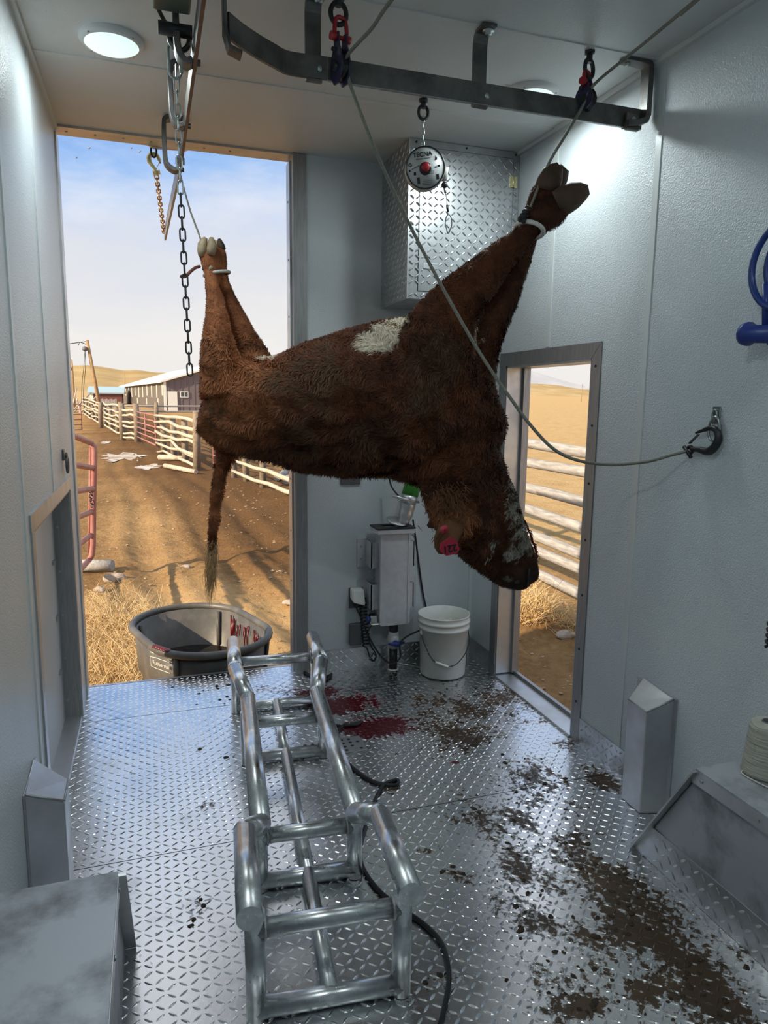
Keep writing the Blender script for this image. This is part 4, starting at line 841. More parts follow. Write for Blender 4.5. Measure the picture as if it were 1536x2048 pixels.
HL_N = [(450, 790, 3.24, 46, .15), (442, 730, 3.24, 38, .14), (436, 690, 3.25, 32, .12), (434, 655, 3.27, 26, .10), (434, 625, 3.29, 22, .082), (430, 596, 3.31, 17.5, .062), (424, 572, 3.33, 14, .05), (422, 553, 3.35, 13, .044), (421, 540, 3.36, 14.5, .046), (419, 525, 3.37, 17, .048), (416, 510, 3.37, 18, .046), (414, 497, 3.37, 16, .042)]
HL_F = [(515, 780, 3.34, 60, .13), (508, 735, 3.36, 42, .11), (492, 690, 3.38, 30, .095), (480, 655, 3.39, 23, .08), (468, 622, 3.40, 18, .062), (458, 596, 3.41, 14, .05), (449, 572, 3.41, 12.5, .045), (443, 552, 3.41, 12.5, .042), (440, 538, 3.41, 14, .044), (438, 522, 3.41, 17, .045), (436, 508, 3.41, 18, .044), (437, 494, 3.41, 15, .038)]
TAIL = [(462, 880, 3.36, 28, .08), (455, 905, 3.38, 20, .05), (444, 932, 3.39, 14.5, .036), (437, 965, 3.40, 12.5, .031), (431, 1010, 3.40, 11.5, .029), (427, 1055, 3.40, 10, .025), (425, 1095, 3.40, 8, .02), (423, 1125, 3.40, 5, .012)]
BROW = [(905, 1062, 2.57, 16, .03), (922, 1078, 2.555, 19, .035), (942, 1096, 2.555, 17, .03), (958, 1112, 2.56, 10, .02)]
b = MB()
for s in (TRUNK, NECK, MUZZ, CHIN, POLL, FL_N, FL_F, HL_N, HL_F, TAIL, BROW):
    b.add(*ring_loft(s, 22), smooth=True)
tmp = b.build('tmp_body', 'coat')
md = tmp.modifiers.new('r', 'REMESH'); md.mode = 'VOXEL'; md.voxel_size = .0115; md.use_smooth_shade = True
md = tmp.modifiers.new('s', 'SMOOTH'); md.factor = .5; md.iterations = 14
dgr = bpy.context.evaluated_depsgraph_get(); bm_ = bpy.data.meshes.new_from_object(tmp.evaluated_get(dgr)); off = np.array(tmp.location)
bpy.data.objects.remove(tmp)
BV = np.zeros(len(bm_.vertices)*3, np.float32); bm_.vertices.foreach_get('co', BV); BV = BV.reshape(-1, 3)+off
BN = np.zeros(len(bm_.vertices)*3, np.float32); bm_.vertices.foreach_get('normal', BN); BN = BN.reshape(-1, 3)
# coat colours: own patches of the animal, plus painted light and shade
def ell(px, py, Y, r): return (np.array(at(px, py, Y=Y)), r)
WHITE = [ell(772, 668, 2.70, .085), ell(752, 688, 2.72, .07), ell(795, 650, 2.72, .10), ell(735, 694, 2.74, .04), ell(530, 712, 3.16, .034), ell(555, 720, 3.12, .03), ell(480, 690, 3.16, .03), ell(948, 665, 2.56, .035), ell(966, 688, 2.55, .035), ell(940, 640, 2.58, .03)]
FACEW = [ell(1016, 985, 2.56, .035), ell(1024, 1010, 2.55, .045), ell(1036, 1036, 2.54, .055), ell(1048, 1062, 2.54, .06), ell(1055, 1090, 2.53, .055), ell(1040, 1100, 2.53, .05), ell(1022, 1110, 2.53, .03), ell(978, 1118, 2.53, .022), ell(1015, 1160, 2.55, .02), ell(992, 1090, 2.52, .02), ell(1005, 970, 2.57, .025)]
MUD = [ell(868, 740, 2.50, .16), ell(862, 790, 2.5, .13), ell(880, 700, 2.52, .10), ell(870, 745, 2.48, .13), ell(850, 800, 2.48, .16), ell(838, 700, 2.50, .09), ell(905, 700, 2.50, .08), ell(640, 760, 2.80, .22), ell(560, 760, 2.92, .12), ell(430, 840, 3.15, .12), ell(760, 880, 2.62, .16), ell(610, 880, 2.85, .14)]
LIT_COAT = [ell(430, 640, 3.2, .22), ell(425, 540, 3.3, .16), ell(450, 760, 3.1, .26), ell(430, 850, 3.15, .14), ell(450, 930, 3.36, .12), ell(432, 1010, 3.38, .12), ell(905, 1040, 2.55, .09)]  # coat brightened here as if lit, mostly rear and tail
def prox(P, L_, f=1.4):
    d = np.zeros(len(P))
    for c, r in L_: d = np.maximum(d, np.clip(f-np.linalg.norm(P-c, axis=1)/r, 0, 1))
    return d
def coat_cols(P, seed=0):
    n1 = fbm(P[:, 0]+P[:, 1]*.7, P[:, 2]+P[:, 1]*.4, 9., 4, 3); n2 = fbm(P[:, 0]-P[:, 1]*.6, P[:, 2], 45., 3, 8)
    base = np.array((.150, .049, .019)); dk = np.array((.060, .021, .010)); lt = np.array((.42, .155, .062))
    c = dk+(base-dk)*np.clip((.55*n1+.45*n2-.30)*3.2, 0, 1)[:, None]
    front = np.clip((P[:, 0]-1.05)/.35, 0, 1); c = c*(1-.48*front[:, None]); kL = np.clip(prox(P, LIT_COAT)*.85*(.5+n2), 0, 1); c = c+(lt-c)*kL[:, None]  # front darkened in the coat colour, standing in for shade
    km = np.clip((prox(P, MUD)*.9+n2*1.3-1.32)/.25, 0, 1)*.75*(prox(P, MUD) > .02); c = c+(np.array((.088, .052, .027))-c)*km[:, None]
    kw = np.clip((prox(P, WHITE)*1.0+(n2-.5)*.9-.30)/.22, 0, 1)*(prox(P, WHITE) > .02); c = c+(np.array((.66, .58, .46))-c)*kw[:, None]
    kf = np.clip((prox(P, FACEW)*.75+(n1-.5)*.9+(n2-.5)*1.2+(fbm(P[:, 0], P[:, 2], 170., 2, 4)-.5)*1.5-.36)/.25, 0, 1)*.8*(prox(P, FACEW) > .02); c = c+(np.array((.40, .38, .32))-c)*kf[:, None]
    # dark nose and lips
    nose = prox(P, [ell(1046, 1172, 2.54, .075), ell(1062, 1150, 2.55, .055)]); c = c+(np.array((.030, .018, .014))-c)*nose[:, None]
    return np.concatenate([c, np.ones((len(c), 1))], 1)
cow = thing('cow', 'red brown cow with white belly patch hung belly up by its bound legs', 'cow', at(720, 810, Y=2.9))
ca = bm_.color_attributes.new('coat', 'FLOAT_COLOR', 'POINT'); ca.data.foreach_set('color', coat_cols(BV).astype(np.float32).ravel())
bm_.vertices.foreach_set('co', (BV-np.array(cow.location)).astype(np.float32).ravel()); bm_.materials.clear(); bm_.materials.append(MT['coat'])
bm_.polygons.foreach_set('use_smooth', [True]*len(bm_.polygons)); bm_.update(); bm_.name = 'body'
bo = bpy.data.objects.new('body', bm_); COL.objects.link(bo); bo.parent = cow
# fur: short bent blades over the hide
rs = np.random.RandomState(3)
bm_.calc_loop_triangles(); T = np.zeros(len(bm_.loop_triangles)*3, np.int32); bm_.loop_triangles.foreach_get('vertices', T); T = T.reshape(-1, 3)
A_, B_, C_ = BV[T[:, 0]], BV[T[:, 1]], BV[T[:, 2]]; area = np.linalg.norm(np.cross(B_-A_, C_-A_), axis=1); cum = np.cumsum(area)/area.sum()
NF = 150000
ti = np.searchsorted(cum, rs.rand(NF)); r1 = np.sqrt(rs.rand(NF)); r2 = rs.rand(NF); wa = 1-r1; wb_ = r1*(1-r2); wc = r1*r2
P = A_[ti]*wa[:, None]+B_[ti]*wb_[:, None]+C_[ti]*wc[:, None]; Nn = BN[T[ti, 0]]*wa[:, None]+BN[T[ti, 1]]*wb_[:, None]+BN[T[ti, 2]]*wc[:, None]; Nn /= np.linalg.norm(Nn, axis=1)[:, None]+1e-9
# how hairy: legs and face short, trunk and neck long
def seg_len(P):
    L_ = np.full(len(P), .026)
    legs = np.zeros(len(P))
    tl_ = np.zeros(len(P))
    for s in TAIL[3:]:
        c = np.array(at(s[0], s[1], Y=s[2])); tl_ = np.maximum(tl_, np.exp(-(np.linalg.norm(P-c, axis=1)/.06)**2))
    L_ = L_*(1-.45*tl_)
    for st in (FL_N, FL_F, HL_N, HL_F):
        for s in st[(2 if st in (FL_N, FL_F) else 3):]:
            c = np.array(at(s[0], s[1], Y=s[2])); legs = np.maximum(legs, np.exp(-(np.linalg.norm(P-c, axis=1)/.09)**2))
    face = np.zeros(len(P))
    for s in NECK[6:]:
        c = np.array(at(s[0], s[1], Y=s[2])); face = np.maximum(face, np.exp(-(np.linalg.norm(P-c, axis=1)/.12)**2))
    poll = np.exp(-(np.linalg.norm(P-np.array(at(900, 1020, Y=2.6)), axis=1)/.12)**2)
    mz = np.exp(-(np.linalg.norm(P-np.array(at(1048, 1152, Y=2.56)), axis=1)/.10)**2)
    return L_*(1-.8*mz)*(1-.84*legs)*(1-.68*face)*(1+.7*poll)
HL_ = seg_len(P)*(.7+.6*rs.rand(NF)); 
back = np.clip(-(Nn[:, 2])*1.2, 0, 1); HL_ *= (1+.45*back)
head = np.array(at(930, 1000, Y=2.65)); rump = np.array(at(430, 850, Y=3.38)); flow = (rump-head); flow /= np.linalg.norm(flow)
sw = (fbm(P[:, 0]+P[:, 1]*.5, P[:, 2]-P[:, 1]*.3, 20., 2, 2)-.5)*7.0
D = np.tile(flow*.75+np.array((0, 0, -.40)), (NF, 1))
side = np.cross(Nn, D); D = D*np.cos(sw)[:, None]+side*np.sin(sw)[:, None]
D = D-Nn*np.sum(D*Nn, 1)[:, None]; D /= np.linalg.norm(D, axis=1)[:, None]+1e-9
D = D*.80+Nn*(.30+.35*rs.rand(NF))[:, None]+rs.randn(NF, 3)*.16; D /= np.linalg.norm(D, axis=1)[:, None]
S_ = np.cross(D, Nn); S_ /= np.linalg.norm(S_, axis=1)[:, None]+1e-9; wdt = (.0011+.0011*rs.rand(NF))[:, None]*np.clip(HL_/.02, .6, 1.3)[:, None]
mid = P+D*HL_[:, None]*.55; tip = mid+(D*.8-Nn*.35+np.array((0, 0, -.28)))*HL_[:, None]*.5
P0 = P-Nn*.002
FVs = np.stack([P0-S_*wdt, P0+S_*wdt, mid+S_*wdt*.8, mid-S_*wdt*.8, tip], 1)
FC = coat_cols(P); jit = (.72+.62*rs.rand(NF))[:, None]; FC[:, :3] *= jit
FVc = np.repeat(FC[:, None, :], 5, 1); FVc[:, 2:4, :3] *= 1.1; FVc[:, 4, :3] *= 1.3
i0 = (np.arange(NF)*5)[:, None, None]; F1 = i0+np.array([(0, 1, 2), (0, 2, 3), (3, 2, 4)])[None]
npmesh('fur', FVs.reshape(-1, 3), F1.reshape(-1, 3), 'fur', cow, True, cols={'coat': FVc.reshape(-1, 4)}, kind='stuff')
# hooves (two claws on each foot), dew claws
def claw(st, m, lab=None):
    b = MB(); b.add(*ring_loft(st, 14), smooth=True); o = b.build('hoof', m, cow)
    if lab: o['label'] = lab
    return o
claw([(1115, 409, 2.42, 27, .036), (1132, 399, 2.415, 28, .036), (1150, 390, 2.41, 25, .032), (1166, 383, 2.405, 18, .024), (1178, 379, 2.40, 9, .012)], 'hoof')
claw([(1112, 412, 2.47, 25, .034), (1128, 405, 2.465, 25, .034), (1145, 399, 2.46, 21, .028), (1160, 394, 2.455, 13, .018)], 'hoof')
claw([(1092, 380, 2.47, 24, .034), (1098, 364, 2.465, 25, .034), (1105, 349, 2.46, 23, .030), (1113, 338, 2.455, 17, .022), (1120, 331, 2.45, 9, .012)], 'hoof')
claw([(1100, 378, 2.515, 22, .032), (1110, 362, 2.51, 24, .032), (1120, 347, 2.505, 20, .027), (1130, 335, 2.50, 11, .014)], 'hoof')
claw([(407, 512, 3.36, 10, .026), (405, 500, 3.355, 10.5, .028), (405, 489, 3.35, 9.5, .024), (409, 480, 3.35, 6.5, .016), (412, 475, 3.35, 3.5, .008)], 'hooflt', 'pale sunlit hoof claw')
claw([(421, 510, 3.345, 8, .024), (423, 498, 3.34, 10, .028), (424, 487, 3.34, 9, .024), (423, 478, 3.34, 5.5, .014), (423, 474, 3.34, 3, .008)], 'hooflt', 'pale hoof claw')
claw([(444, 500, 3.41, 8, .022), (442, 490, 3.41, 7, .02), (439, 481, 3.41, 4.5, .013), (438, 477, 3.41, 2.5, .006)], 'hoof')
claw([(432, 500, 3.44, 8, .022), (433, 489, 3.44, 7, .02), (434, 481, 3.44, 4.5, .013)], 'hooflt')
claw([(424, 532, 3.33, 4.5, .014), (421, 537, 3.325, 4, .012), (419, 541, 3.325, 2, .006)], 'hooflt', 'pale dew claw')
claw([(1063, 425, 2.46, 7, .013), (1056, 418, 2.455, 6, .011), (1052, 412, 2.45, 3, .006)], 'hoof')
claw([(1084, 462, 2.43, 6, .012), (1087, 470, 2.43, 4, .008)], 'hoof')
# tail switch
rs2 = rnd(8); V = []; F = []
for k in range(360):
    t0 = rs2.random(); p0 = at(427-4*t0+rs2.uniform(-5, 5), 1068+50*t0, Y=3.40+rs2.uniform(-.015, .015)); ln = rs2.uniform(45, 110)*(1 if t0 > .3 else .75); sx_ = rs2.gauss(0, 5.5); wv = rs2.uniform(0, 6); pts = []
    for i in range(6):
        u = i/5; q = at(427-4*t0+sx_*math.sin(u*2.6)+2.2*math.sin(u*9+wv)-5*u*u, 1068+50*t0+ln*u, Y=3.40+rs2.uniform(-.004, .004)+.014*math.sin(k)); pts.append(q)
    o = len(V); w_ = rs2.uniform(.0012, .0024)
    for i, q in enumerate(pts): ww = w_*(1-i/5.2); V += [q+Vector((-ww, 0, 0)), q+Vector((ww, 0, 0)), q+Vector((0, -ww*1.2, 0))]
    for i in range(5):
        a = o+i*3
        for j in range(3): F += [(a+j, a+(j+1) % 3, a+3+(j+1) % 3), (a+j, a+3+(j+1) % 3, a+3+j)]
npmesh('tail_switch', [tuple(v) for v in V], F, 'tail', cow, True, kind='stuff')
# ears
def ear(st, m='coat', c=(.115, .045, .02), name='ear'):
    b = MB(); b.add(*ring_loft(st, 12), smooth=True); o = b.build(name, 'coat', cow)
    a = o.data.color_attributes.new('coat', 'FLOAT_COLOR', 'POINT'); a.data.foreach_set('color', list((*c, 1))*len(o.data.vertices)); return o
ear([(918, 1042, 2.53, 14, .02), (908, 1052, 2.505, 22, .016), (897, 1068, 2.49, 25, .012), (888, 1086, 2.485, 23, .009), (882, 1100, 2.485, 14, .007), (880, 1108, 2.485, 4, .004)], c=(.15, .07, .032))
ear([(884, 1040, 2.66, 9, .016), (874, 1044, 2.67, 12, .014), (864, 1048, 2.675, 10, .01), (855, 1053, 2.68, 3, .004)], c=(.10, .045, .022))
# ear hair tufts
V = []; F = []; cols = []
for k in range(900):
    if k < 560:
        u = rs2.random(); a0 = Vector(at(914-28*u+rs2.gauss(0, 9), 1040+46*u+rs2.gauss(0, 6), Y=2.482+.03*(1-u)+rs2.uniform(-.004, .01))); dr_ = Vector((-.25-.5*rs2.random(), -.25*rs2.random(), -.8)); ln = rs2.uniform(.012, .028)
    else:
        a0 = Vector(at(902+rs2.gauss(0, 22), 1005+rs2.gauss(0, 22), Y=2.52+rs2.uniform(0, .05))); dr_ = Vector((rs2.gauss(.1, .5), -.3, -.6)); ln = rs2.uniform(.02, .042)
    dr_.normalize(); s_ = dr_.cross(Vector((0, 1, 0))).normalized()*.0016; o = len(V); e_ = a0+dr_*ln
    V += [a0-s_, a0+s_, a0+dr_*ln*.6+s_*.8, a0+dr_*ln*.6-s_*.8, e_]; F += [(o, o+1, o+2), (o, o+2, o+3), (o+3, o+2, o+4)]
    j = rs2.uniform(.7, 1.4); cols += [(.13*j, .055*j, .023*j, 1)]*5
npmesh('poll_hair', [tuple(v) for v in V], F, 'fur', cow, True, cols={'coat': cols}, kind='stuff')
# closed eye under the brow
ep = at(946, 1096, Y=2.50)
MB().ball(ep, .017, n=14, k=8, sc=(1.2, .6, .9)).build('eye', mat('dull_eye', (.02, .012, .010), .8, spec=.1), cow)
MB().tube([at(934, 1085, Y=2.495), at(945, 1098, Y=2.488), at(957, 1105, Y=2.495)], .004, 8).build('eyelid', mat('eyelid_skin', (.05, .024, .014), .9, spec=.05), cow)
# nostril and lip line
MB().tube([at(1059, 1138, Y=2.532), at(1057, 1149, Y=2.527), at(1057, 1161, Y=2.53), at(1056, 1172, Y=2.545)], .006, 8).build('lip_line', 'ink', cow)
MB().ball(at(1034, 1164, Y=2.513), .012, n=12, sc=(1, .5, .7)).build('nostril', 'ink', cow)
# throat cut along the front of the neck
cut = [(988, 775), (990, 800), (987, 825), (990, 850), (992, 880), (996, 905), (1003, 930), (1012, 958), (1022, 985), (1034, 1012), (1047, 1040), (1060, 1068), (1069, 1095), (1074, 1120)]
pts = [at(x, y, Y=2.66-.05*i/13) for i, (x, y) in enumerate(cut)]
b = MB(); sp_ = spline(pts, 6); rr3 = rnd(4)
b.tube([p+Vector((rr3.gauss(0, .0025), 0, 0)) for p in sp_], [(.010-.006*i/len(sp_))*rr3.uniform(.6, 1.4) for i in range(len(sp_))], 8)
for k in range(26):
    i = rr3.randrange(4, len(sp_)-2); q = sp_[i]; b.tube([q, q+Vector((.008+rr3.uniform(0, .008), -.004, -.008)), q+Vector((.012+rr3.uniform(0, .010), -.004, -.022))], [.003, .002, .0006], 5)
b.build('cut_edge', 'blood', cow, label='dark red edge along the throat')
# ear tag
tgp = at(888, 1059, Y=2.462)
tg = thing('ear_tag', 'red numbered tag and button clipped in the cow ear', 'tag', tgp)
MB().lathe([(.0175, 0), (.0175, -.003), (.006, -.004), (.005, -.0055)], tgp+Vector((0, -.002, 0)), (0, 1, 0), n=24).build('button', mat('red_tag_button', (.55, .04, .07), .45), tg)
MB().lathe([(.003, -.0062), (.003, -.0056)], tgp+Vector((0, -.0022, 0)), (0, 1, 0), n=10).build('button_pin', 'ink', tg)
TP = [at(x, y, Y=2.462) for x, y in ((879, 1098), (884, 1106), (893, 1112), (914, 1107), (919, 1099), (914, 1080), (900, 1074), (882, 1086))]
pl = MB().prism(TP, (0, 1, 0), .003).build('tag_plate', 'tag', tg)
text_mesh('221', .040, 'ink', pl, at(900, 1097, Y=2.4605), at(880, 1100, Y=2.53)-at(918, 1092, Y=2.53), Vector((.1, 0, -1)), bold=.001)
# cords binding the legs
def wrap(pts, r, m): return spline(pts, 5), r, m
t = thing('hindleg_tie', 'white braided cord tied round both hind fetlocks', 'cord', at(433, 549, Y=3.38))
cA_, cB_ = at(409, 551, Y=3.37), at(458, 545, Y=3.40); mid_ = (cA_+cB_)/2; hx = (cB_-cA_)/2; vw = Vector((0, .062, 0))
MB().tube([mid_+hx*1.02*math.cos(q)+vw*math.sin(q)*1.0 for q in [2*math.pi*k/28 for k in range(28)]], .0075, 8, closed=True).build('cord_loop', 'ropewh', t)
t = thing('foreleg_tie', 'grey white cord tied round both front fetlocks with a black clip', 'cord', at(1062, 458, Y=2.47))
cA_, cB_ = at(1038, 446, Y=2.48), at(1078, 474, Y=2.46); mid_ = (cA_+cB_)/2; hx = (cB_-cA_)/2
MB().tube([mid_+hx*1.0*math.cos(q)+Vector((0, .075, 0))*math.sin(q) for q in [2*math.pi*k/28 for k in range(28)]], .0085, 8, closed=True).build('cord_loop', 'ropewh', t)
b = MB(); kx = at(1047, 435, Y=2.43)
for k, (x, y) in enumerate(((1050, 424), (1045, 432), (1048, 441), (1041, 438), (1052, 433))): b.ball(at(x, y, Y=2.425+.006*k), .012, n=8, k=6)
b.build('black_clip', 'blkrub', t)
rope('red_strap', 'dark red strap end looping from the hind hoof to the dark chain', [at(399, 533, Y=3.34), at(390, 536, Y=3.30), at(380, 544, Y=3.2), at(372, 552, Y=3.1), at(363, 553, Y=3.02)], .007, mat('dark_red_strap', (.16, .045, .035), .6), cat='strap')

# ================================================================== outdoors
GZ = -.55
def sm(a, b, x): t = np.clip((x-a)/(b-a), 0, 1); return t*t*(3-2*t)
def G_(px, py): p = at(px, py, Z=GZ); return np.array((p.x, p.y))
r_a, r_b = G_(342, 1190), G_(215, 890)
def ground_h(x, y):
    x = np.asarray(x, float); y = np.asarray(y, float)
    z = GZ+.60*sm(42, 92, y)+.0125*np.clip(y-95, 0, 900)
    near = np.exp(-np.clip(y-4, 0, 99)/22.)*np.exp(-np.clip(np.abs(x)-8, 0, 99)/10.)
    lump = (fbm(x, y, 2.2, 4, 2)-.5)*.10+(fbm(x, y, 9., 3, 6)-.5)*.07+(fbm(x, y*1.0, 22., 2, 12)-.5)*.035
    z = z+lump*near
    tt = (y-r_a[1])/(r_b[1]-r_a[1]); xc = r_a[0]+(r_b[0]-r_a[0])*tt+.12*np.sin(y*.5)
    for dx, w in ((0., .16), (.95, .17), (1.75, .14)):
        e = x-xc-dx; z = z-.065*np.exp(-(e/w)**2)*near+.045*np.exp(-((np.abs(e)-.30)/.13)**2)*near
    z = z+.06*np.exp(-((x-.4)**2+(y-7.)**2)/3.)*near
    return z
def gz(x, y): return float(ground_h(np.array([x]), np.array([y]))[0])
gx = np.concatenate([-3000/1.35**np.arange(0, 22), np.arange(-3.9, 6.2, .062), 6.2*1.30**np.arange(0, 24)]); gx = np.sort(gx[(np.abs(gx) > 0)])
gy = np.concatenate([np.arange(-60, 3.9, 2.4), np.arange(3.9, 13, .062), 13*1.035**np.arange(0, 150)])
GX, GY = np.meshgrid(gx, gy); GZZ = ground_h(GX, GY)
V = np.stack([GX.ravel(), GY.ravel(), GZZ.ravel()], 1); idx = np.arange(GX.size).reshape(GX.shape)
F = np.stack([idx[:-1, :-1].ravel(), idx[:-1, 1:].ravel(), idx[1:, 1:].ravel(), idx[1:, :-1].ravel()], 1)
gm = bpy.data.materials.new('sandy_ground'); gm.use_nodes = True; t = gm.node_tree; b = t.nodes['Principled BSDF']; n = t.nodes.new; l = t.links.new
geo = n('ShaderNodeNewGeometry'); mp = n('ShaderNodeMapping'); l(geo.outputs['Position'], mp.inputs[0]); mp.inputs['Scale'].default_value = (1, .8, 1)
za = n('ShaderNodeTexNoise'); za.inputs['Scale'].default_value = .55; za.inputs['Detail'].default_value = 9; za.inputs['Roughness'].default_value = .68; l(mp.outputs[0], za.inputs['Vector'])
zb = n('ShaderNodeTexNoise'); zb.inputs['Scale'].default_value = 14; zb.inputs['Detail'].default_value = 8; zb.inputs['Roughness'].default_value = .7; l(mp.outputs[0], zb.inputs['Vector'])
atd = n('ShaderNodeAttribute'); atd.attribute_name = 'soil_shade'; sp = n('ShaderNodeSeparateColor'); l(atd.outputs['Color'], sp.inputs[0])
mm = n('ShaderNodeMath'); mm.operation = 'MULTIPLY_ADD'; l(za.outputs[0], mm.inputs[0]); mm.inputs[1].default_value = .55; l(sp.outputs[0], mm.inputs[2])
m3 = n('ShaderNodeMath'); m3.operation = 'MULTIPLY_ADD'; l(zb.outputs[0], m3.inputs[0]); m3.inputs[1].default_value = .5; l(mm.outputs[0], m3.inputs[2])
cr = n('ShaderNodeValToRGB'); ramp(cr.color_ramp, [(.36, (.50, .33, .16)), (.55, (.40, .25, .115)), (.72, (.25, .145, .063)), (.95, (.145, .08, .035))]); l(m3.outputs[0], cr.inputs[0])
cf = n('ShaderNodeMix'); cf.data_type = 'RGBA'; l(sp.outputs[1], cf.inputs[0]); l(cr.outputs[0], cf.inputs[6]); c4 = n('ShaderNodeValToRGB'); ramp(c4.color_ramp, [(.3, (.66, .48, .25)), (.5, (.58, .41, .20)), (.68, (.40, .26, .12))]); zf = n('ShaderNodeTexNoise'); zf.inputs['Scale'].default_value = 1.6; zf.inputs['Detail'].default_value = 10; zf.inputs['Roughness'].default_value = .8; l(mp.outputs[0], zf.inputs['Vector']); l(zf.outputs[0], c4.inputs[0]); l(c4.outputs[0], cf.inputs[7]); l(cf.outputs[2], b.inputs['Base Color'])
b.inputs['Roughness'].default_value = .95; b.inputs['Specular IOR Level'].default_value = .1
bp = n('ShaderNodeBump'); bp.inputs['Strength'].default_value = .8; bp.inputs['Distance'].default_value = .07; l(zb.outputs[0], bp.inputs['Height']); l(bp.outputs[0], b.inputs['Normal'])
MT['ground'] = gm
fx, fy = GX.ravel(), GY.ravel()
lane = np.exp(-((fx-(2.6-.06*fy))/3.2)**2); dark = .46*lane*sm(5.6, 9.5, fy)*(1-sm(60, 90, fy))-.30*np.exp(-((fx-.4)/1.2)**2)*(1-sm(6, 9, fy))  # lane: dark manure soil and its shadow band painted as one tone
tt = (fy-r_a[1])/(r_b[1]-r_a[1]); xc = r_a[0]+(r_b[0]-r_a[0])*tt
dark = dark-.26*np.exp(-((fx-xc-.15)/.75)**2)*(1-sm(14, 24, fy))
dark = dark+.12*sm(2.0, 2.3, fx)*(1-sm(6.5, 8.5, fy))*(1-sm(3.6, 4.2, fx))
field_k = sm(4.6, 6.5, fx)*.75+sm(75, 130, fy)*(1-sm(4.6, 6.5, fx))*.8
npmesh('ground', V, F, 'ground', None, True, cols={'soil_shade': np.stack([np.clip(dark, -.4, .5), field_k, fx*0, fx*0+1], 1)}, kind='structure')
# hills
def ridge(name, pts, y0, yr, y1, m, amp, seed):
    P_ = [at(x, y, Y=yr) for x, y in pts]; xs = np.array([p.x for p in P_]); zs = np.array([p.z for p in P_])
    nx = 160; X = np.linspace(xs[0], xs[-1], nx); Zr = np.interp(X, xs, zs); rows = []
    S = np.linspace(0, 1, 26)
    for s in S:
        yy = y0+(yr-y0)*s/.75 if s < .75 else yr+(y1-yr)*(s-.75)/.25
        prof = math.sin(min(1, s/.75)*math.pi/2) if s < .75 else math.cos((s-.75)/.25*math.pi/2)
        base = float(ground_h(np.array([0.]), np.array([y0]))[0])-1
        z = base+(Zr-base)*prof+(fbm(X, np.full(nx, yy), 1/amp/9, 4, seed)-.5)*amp*math.sin(prof*math.pi)
        rows.append(np.stack([X*(yy/yr), np.full(nx, yy), z], 1))
    V = np.concatenate(rows); idx = np.arange(len(V)).reshape(26, nx)
    F = np.stack([idx[:-1, :-1].ravel(), idx[:-1, 1:].ravel(), idx[1:, 1:].ravel(), idx[1:, :-1].ravel()], 1)
    return npmesh(name, V, F, m, None, True, kind='structure')
ridge('hill', [(-900, 760), (-300, 735), (60, 731), (140, 733), (180, 732), (215, 737), (245, 742), (275, 741), (310, 746), (345, 747), (420, 762), (560, 778), (760, 789), (900, 796)], 420, 700, 1000, 'hill', 14, 3)
ridge('hill', [(600, 800), (900, 772), (1030, 767), (1080, 769), (1120, 772), (1160, 779), (1200, 785), (1320, 792), (1600, 805)], 900, 1500, 2000, 'hill', 20, 5)
ridge('mountain', [(500, 790), (880, 760), (980, 745), (1030, 740), (1058, 742), (1090, 751), (1120, 760), (1150, 768), (1190, 777), (1300, 795)], 6000, 9000, 11000, 'mount', 150, 8)
# ---- stock tank
tc_ = Vector((.263, 4.645, GZ)); th = R(-72); sp_, rd = .160, .366; HT = .655
def stad(k, s_, r_, z):
    out = []
    for i in range(40):
        q = 2*math.pi*i/40; x = math.cos(q); y = math.sin(q); px_ = (s_ if x > 0 else -s_)+r_*x; py_ = r_*y
        if abs(x) < 1e-6: px_ = 0
        out.append(tc_+Vector((px_*math.cos(th)-py_*math.sin(th), px_*math.sin(th)+py_*math.cos(th), z)))
    return out
tk = thing('stock_tank', 'grey oval plastic stock tank on the ground behind the trailer', 'tank', tc_)
def loftrings(rings, close=True):
    n_ = len(rings[0]); vs = [p for r_ in rings for p in r_]; return vs, [(i*n_+j, i*n_+(j+1) % n_, (i+1)*n_+(j+1) % n_, (i+1)*n_+j) for i in range(len(rings)-1) for j in range(n_)]
b = MB(); rings = [stad(0, sp_-.05, rd-.06, .01), stad(0, sp_-.02, rd-.028, .34), stad(0, sp_-.008, rd-.012, .36), stad(0, sp_, rd, HT-.03), stad(0, sp_, rd-.012, HT-.03), stad(0, sp_-.02, rd-.035, .38), stad(0, sp_-.03, rd-.055, .36), stad(0, sp_-.06, rd-.085, .04)]
v, f = loftrings(rings); b.add(v, f, smooth=True); b.add(rings[0], [tuple(range(40))]); b.add(rings[-1], [tuple(range(40))[::-1]])
shell = b.build('shell', 'tubgray', tk)
MB().tube(stad(0, sp_+.012, rd+.012, HT-.018), .024, 12, closed=True).build('rim', 'tubgray', tk)
for q in (6, 14, 26, 34):
    p0, p1, p2 = stad(0, sp_, rd, .04)[q], stad(0, sp_-.02, rd-.015, .36)[q], stad(0, sp_, rd, HT-.04)[q]
    out = (stad(0, sp_, rd, 0)[q]-tc_).normalized()
    for s_, nm in ((-.030, 'inner_rib'), (.010, 'outer_rib')): MB().tube([p1+out*s_, p2+out*(s_-.0)], .016, 8).build(nm, 'tubgray', tk)
MB().add(stad(0, sp_-.025, rd-.045, .37), [tuple(range(40))]).build('water', 'water', tk, fixn=False)
lug = stad(0, sp_+.02, rd+.02, .48)[23]
MB().box(lug+Vector((-.03, -.02, -.10)), lug+Vector((.03, .03, .15))).build('side_lug', 'tubgray', tk, bevel=.008)
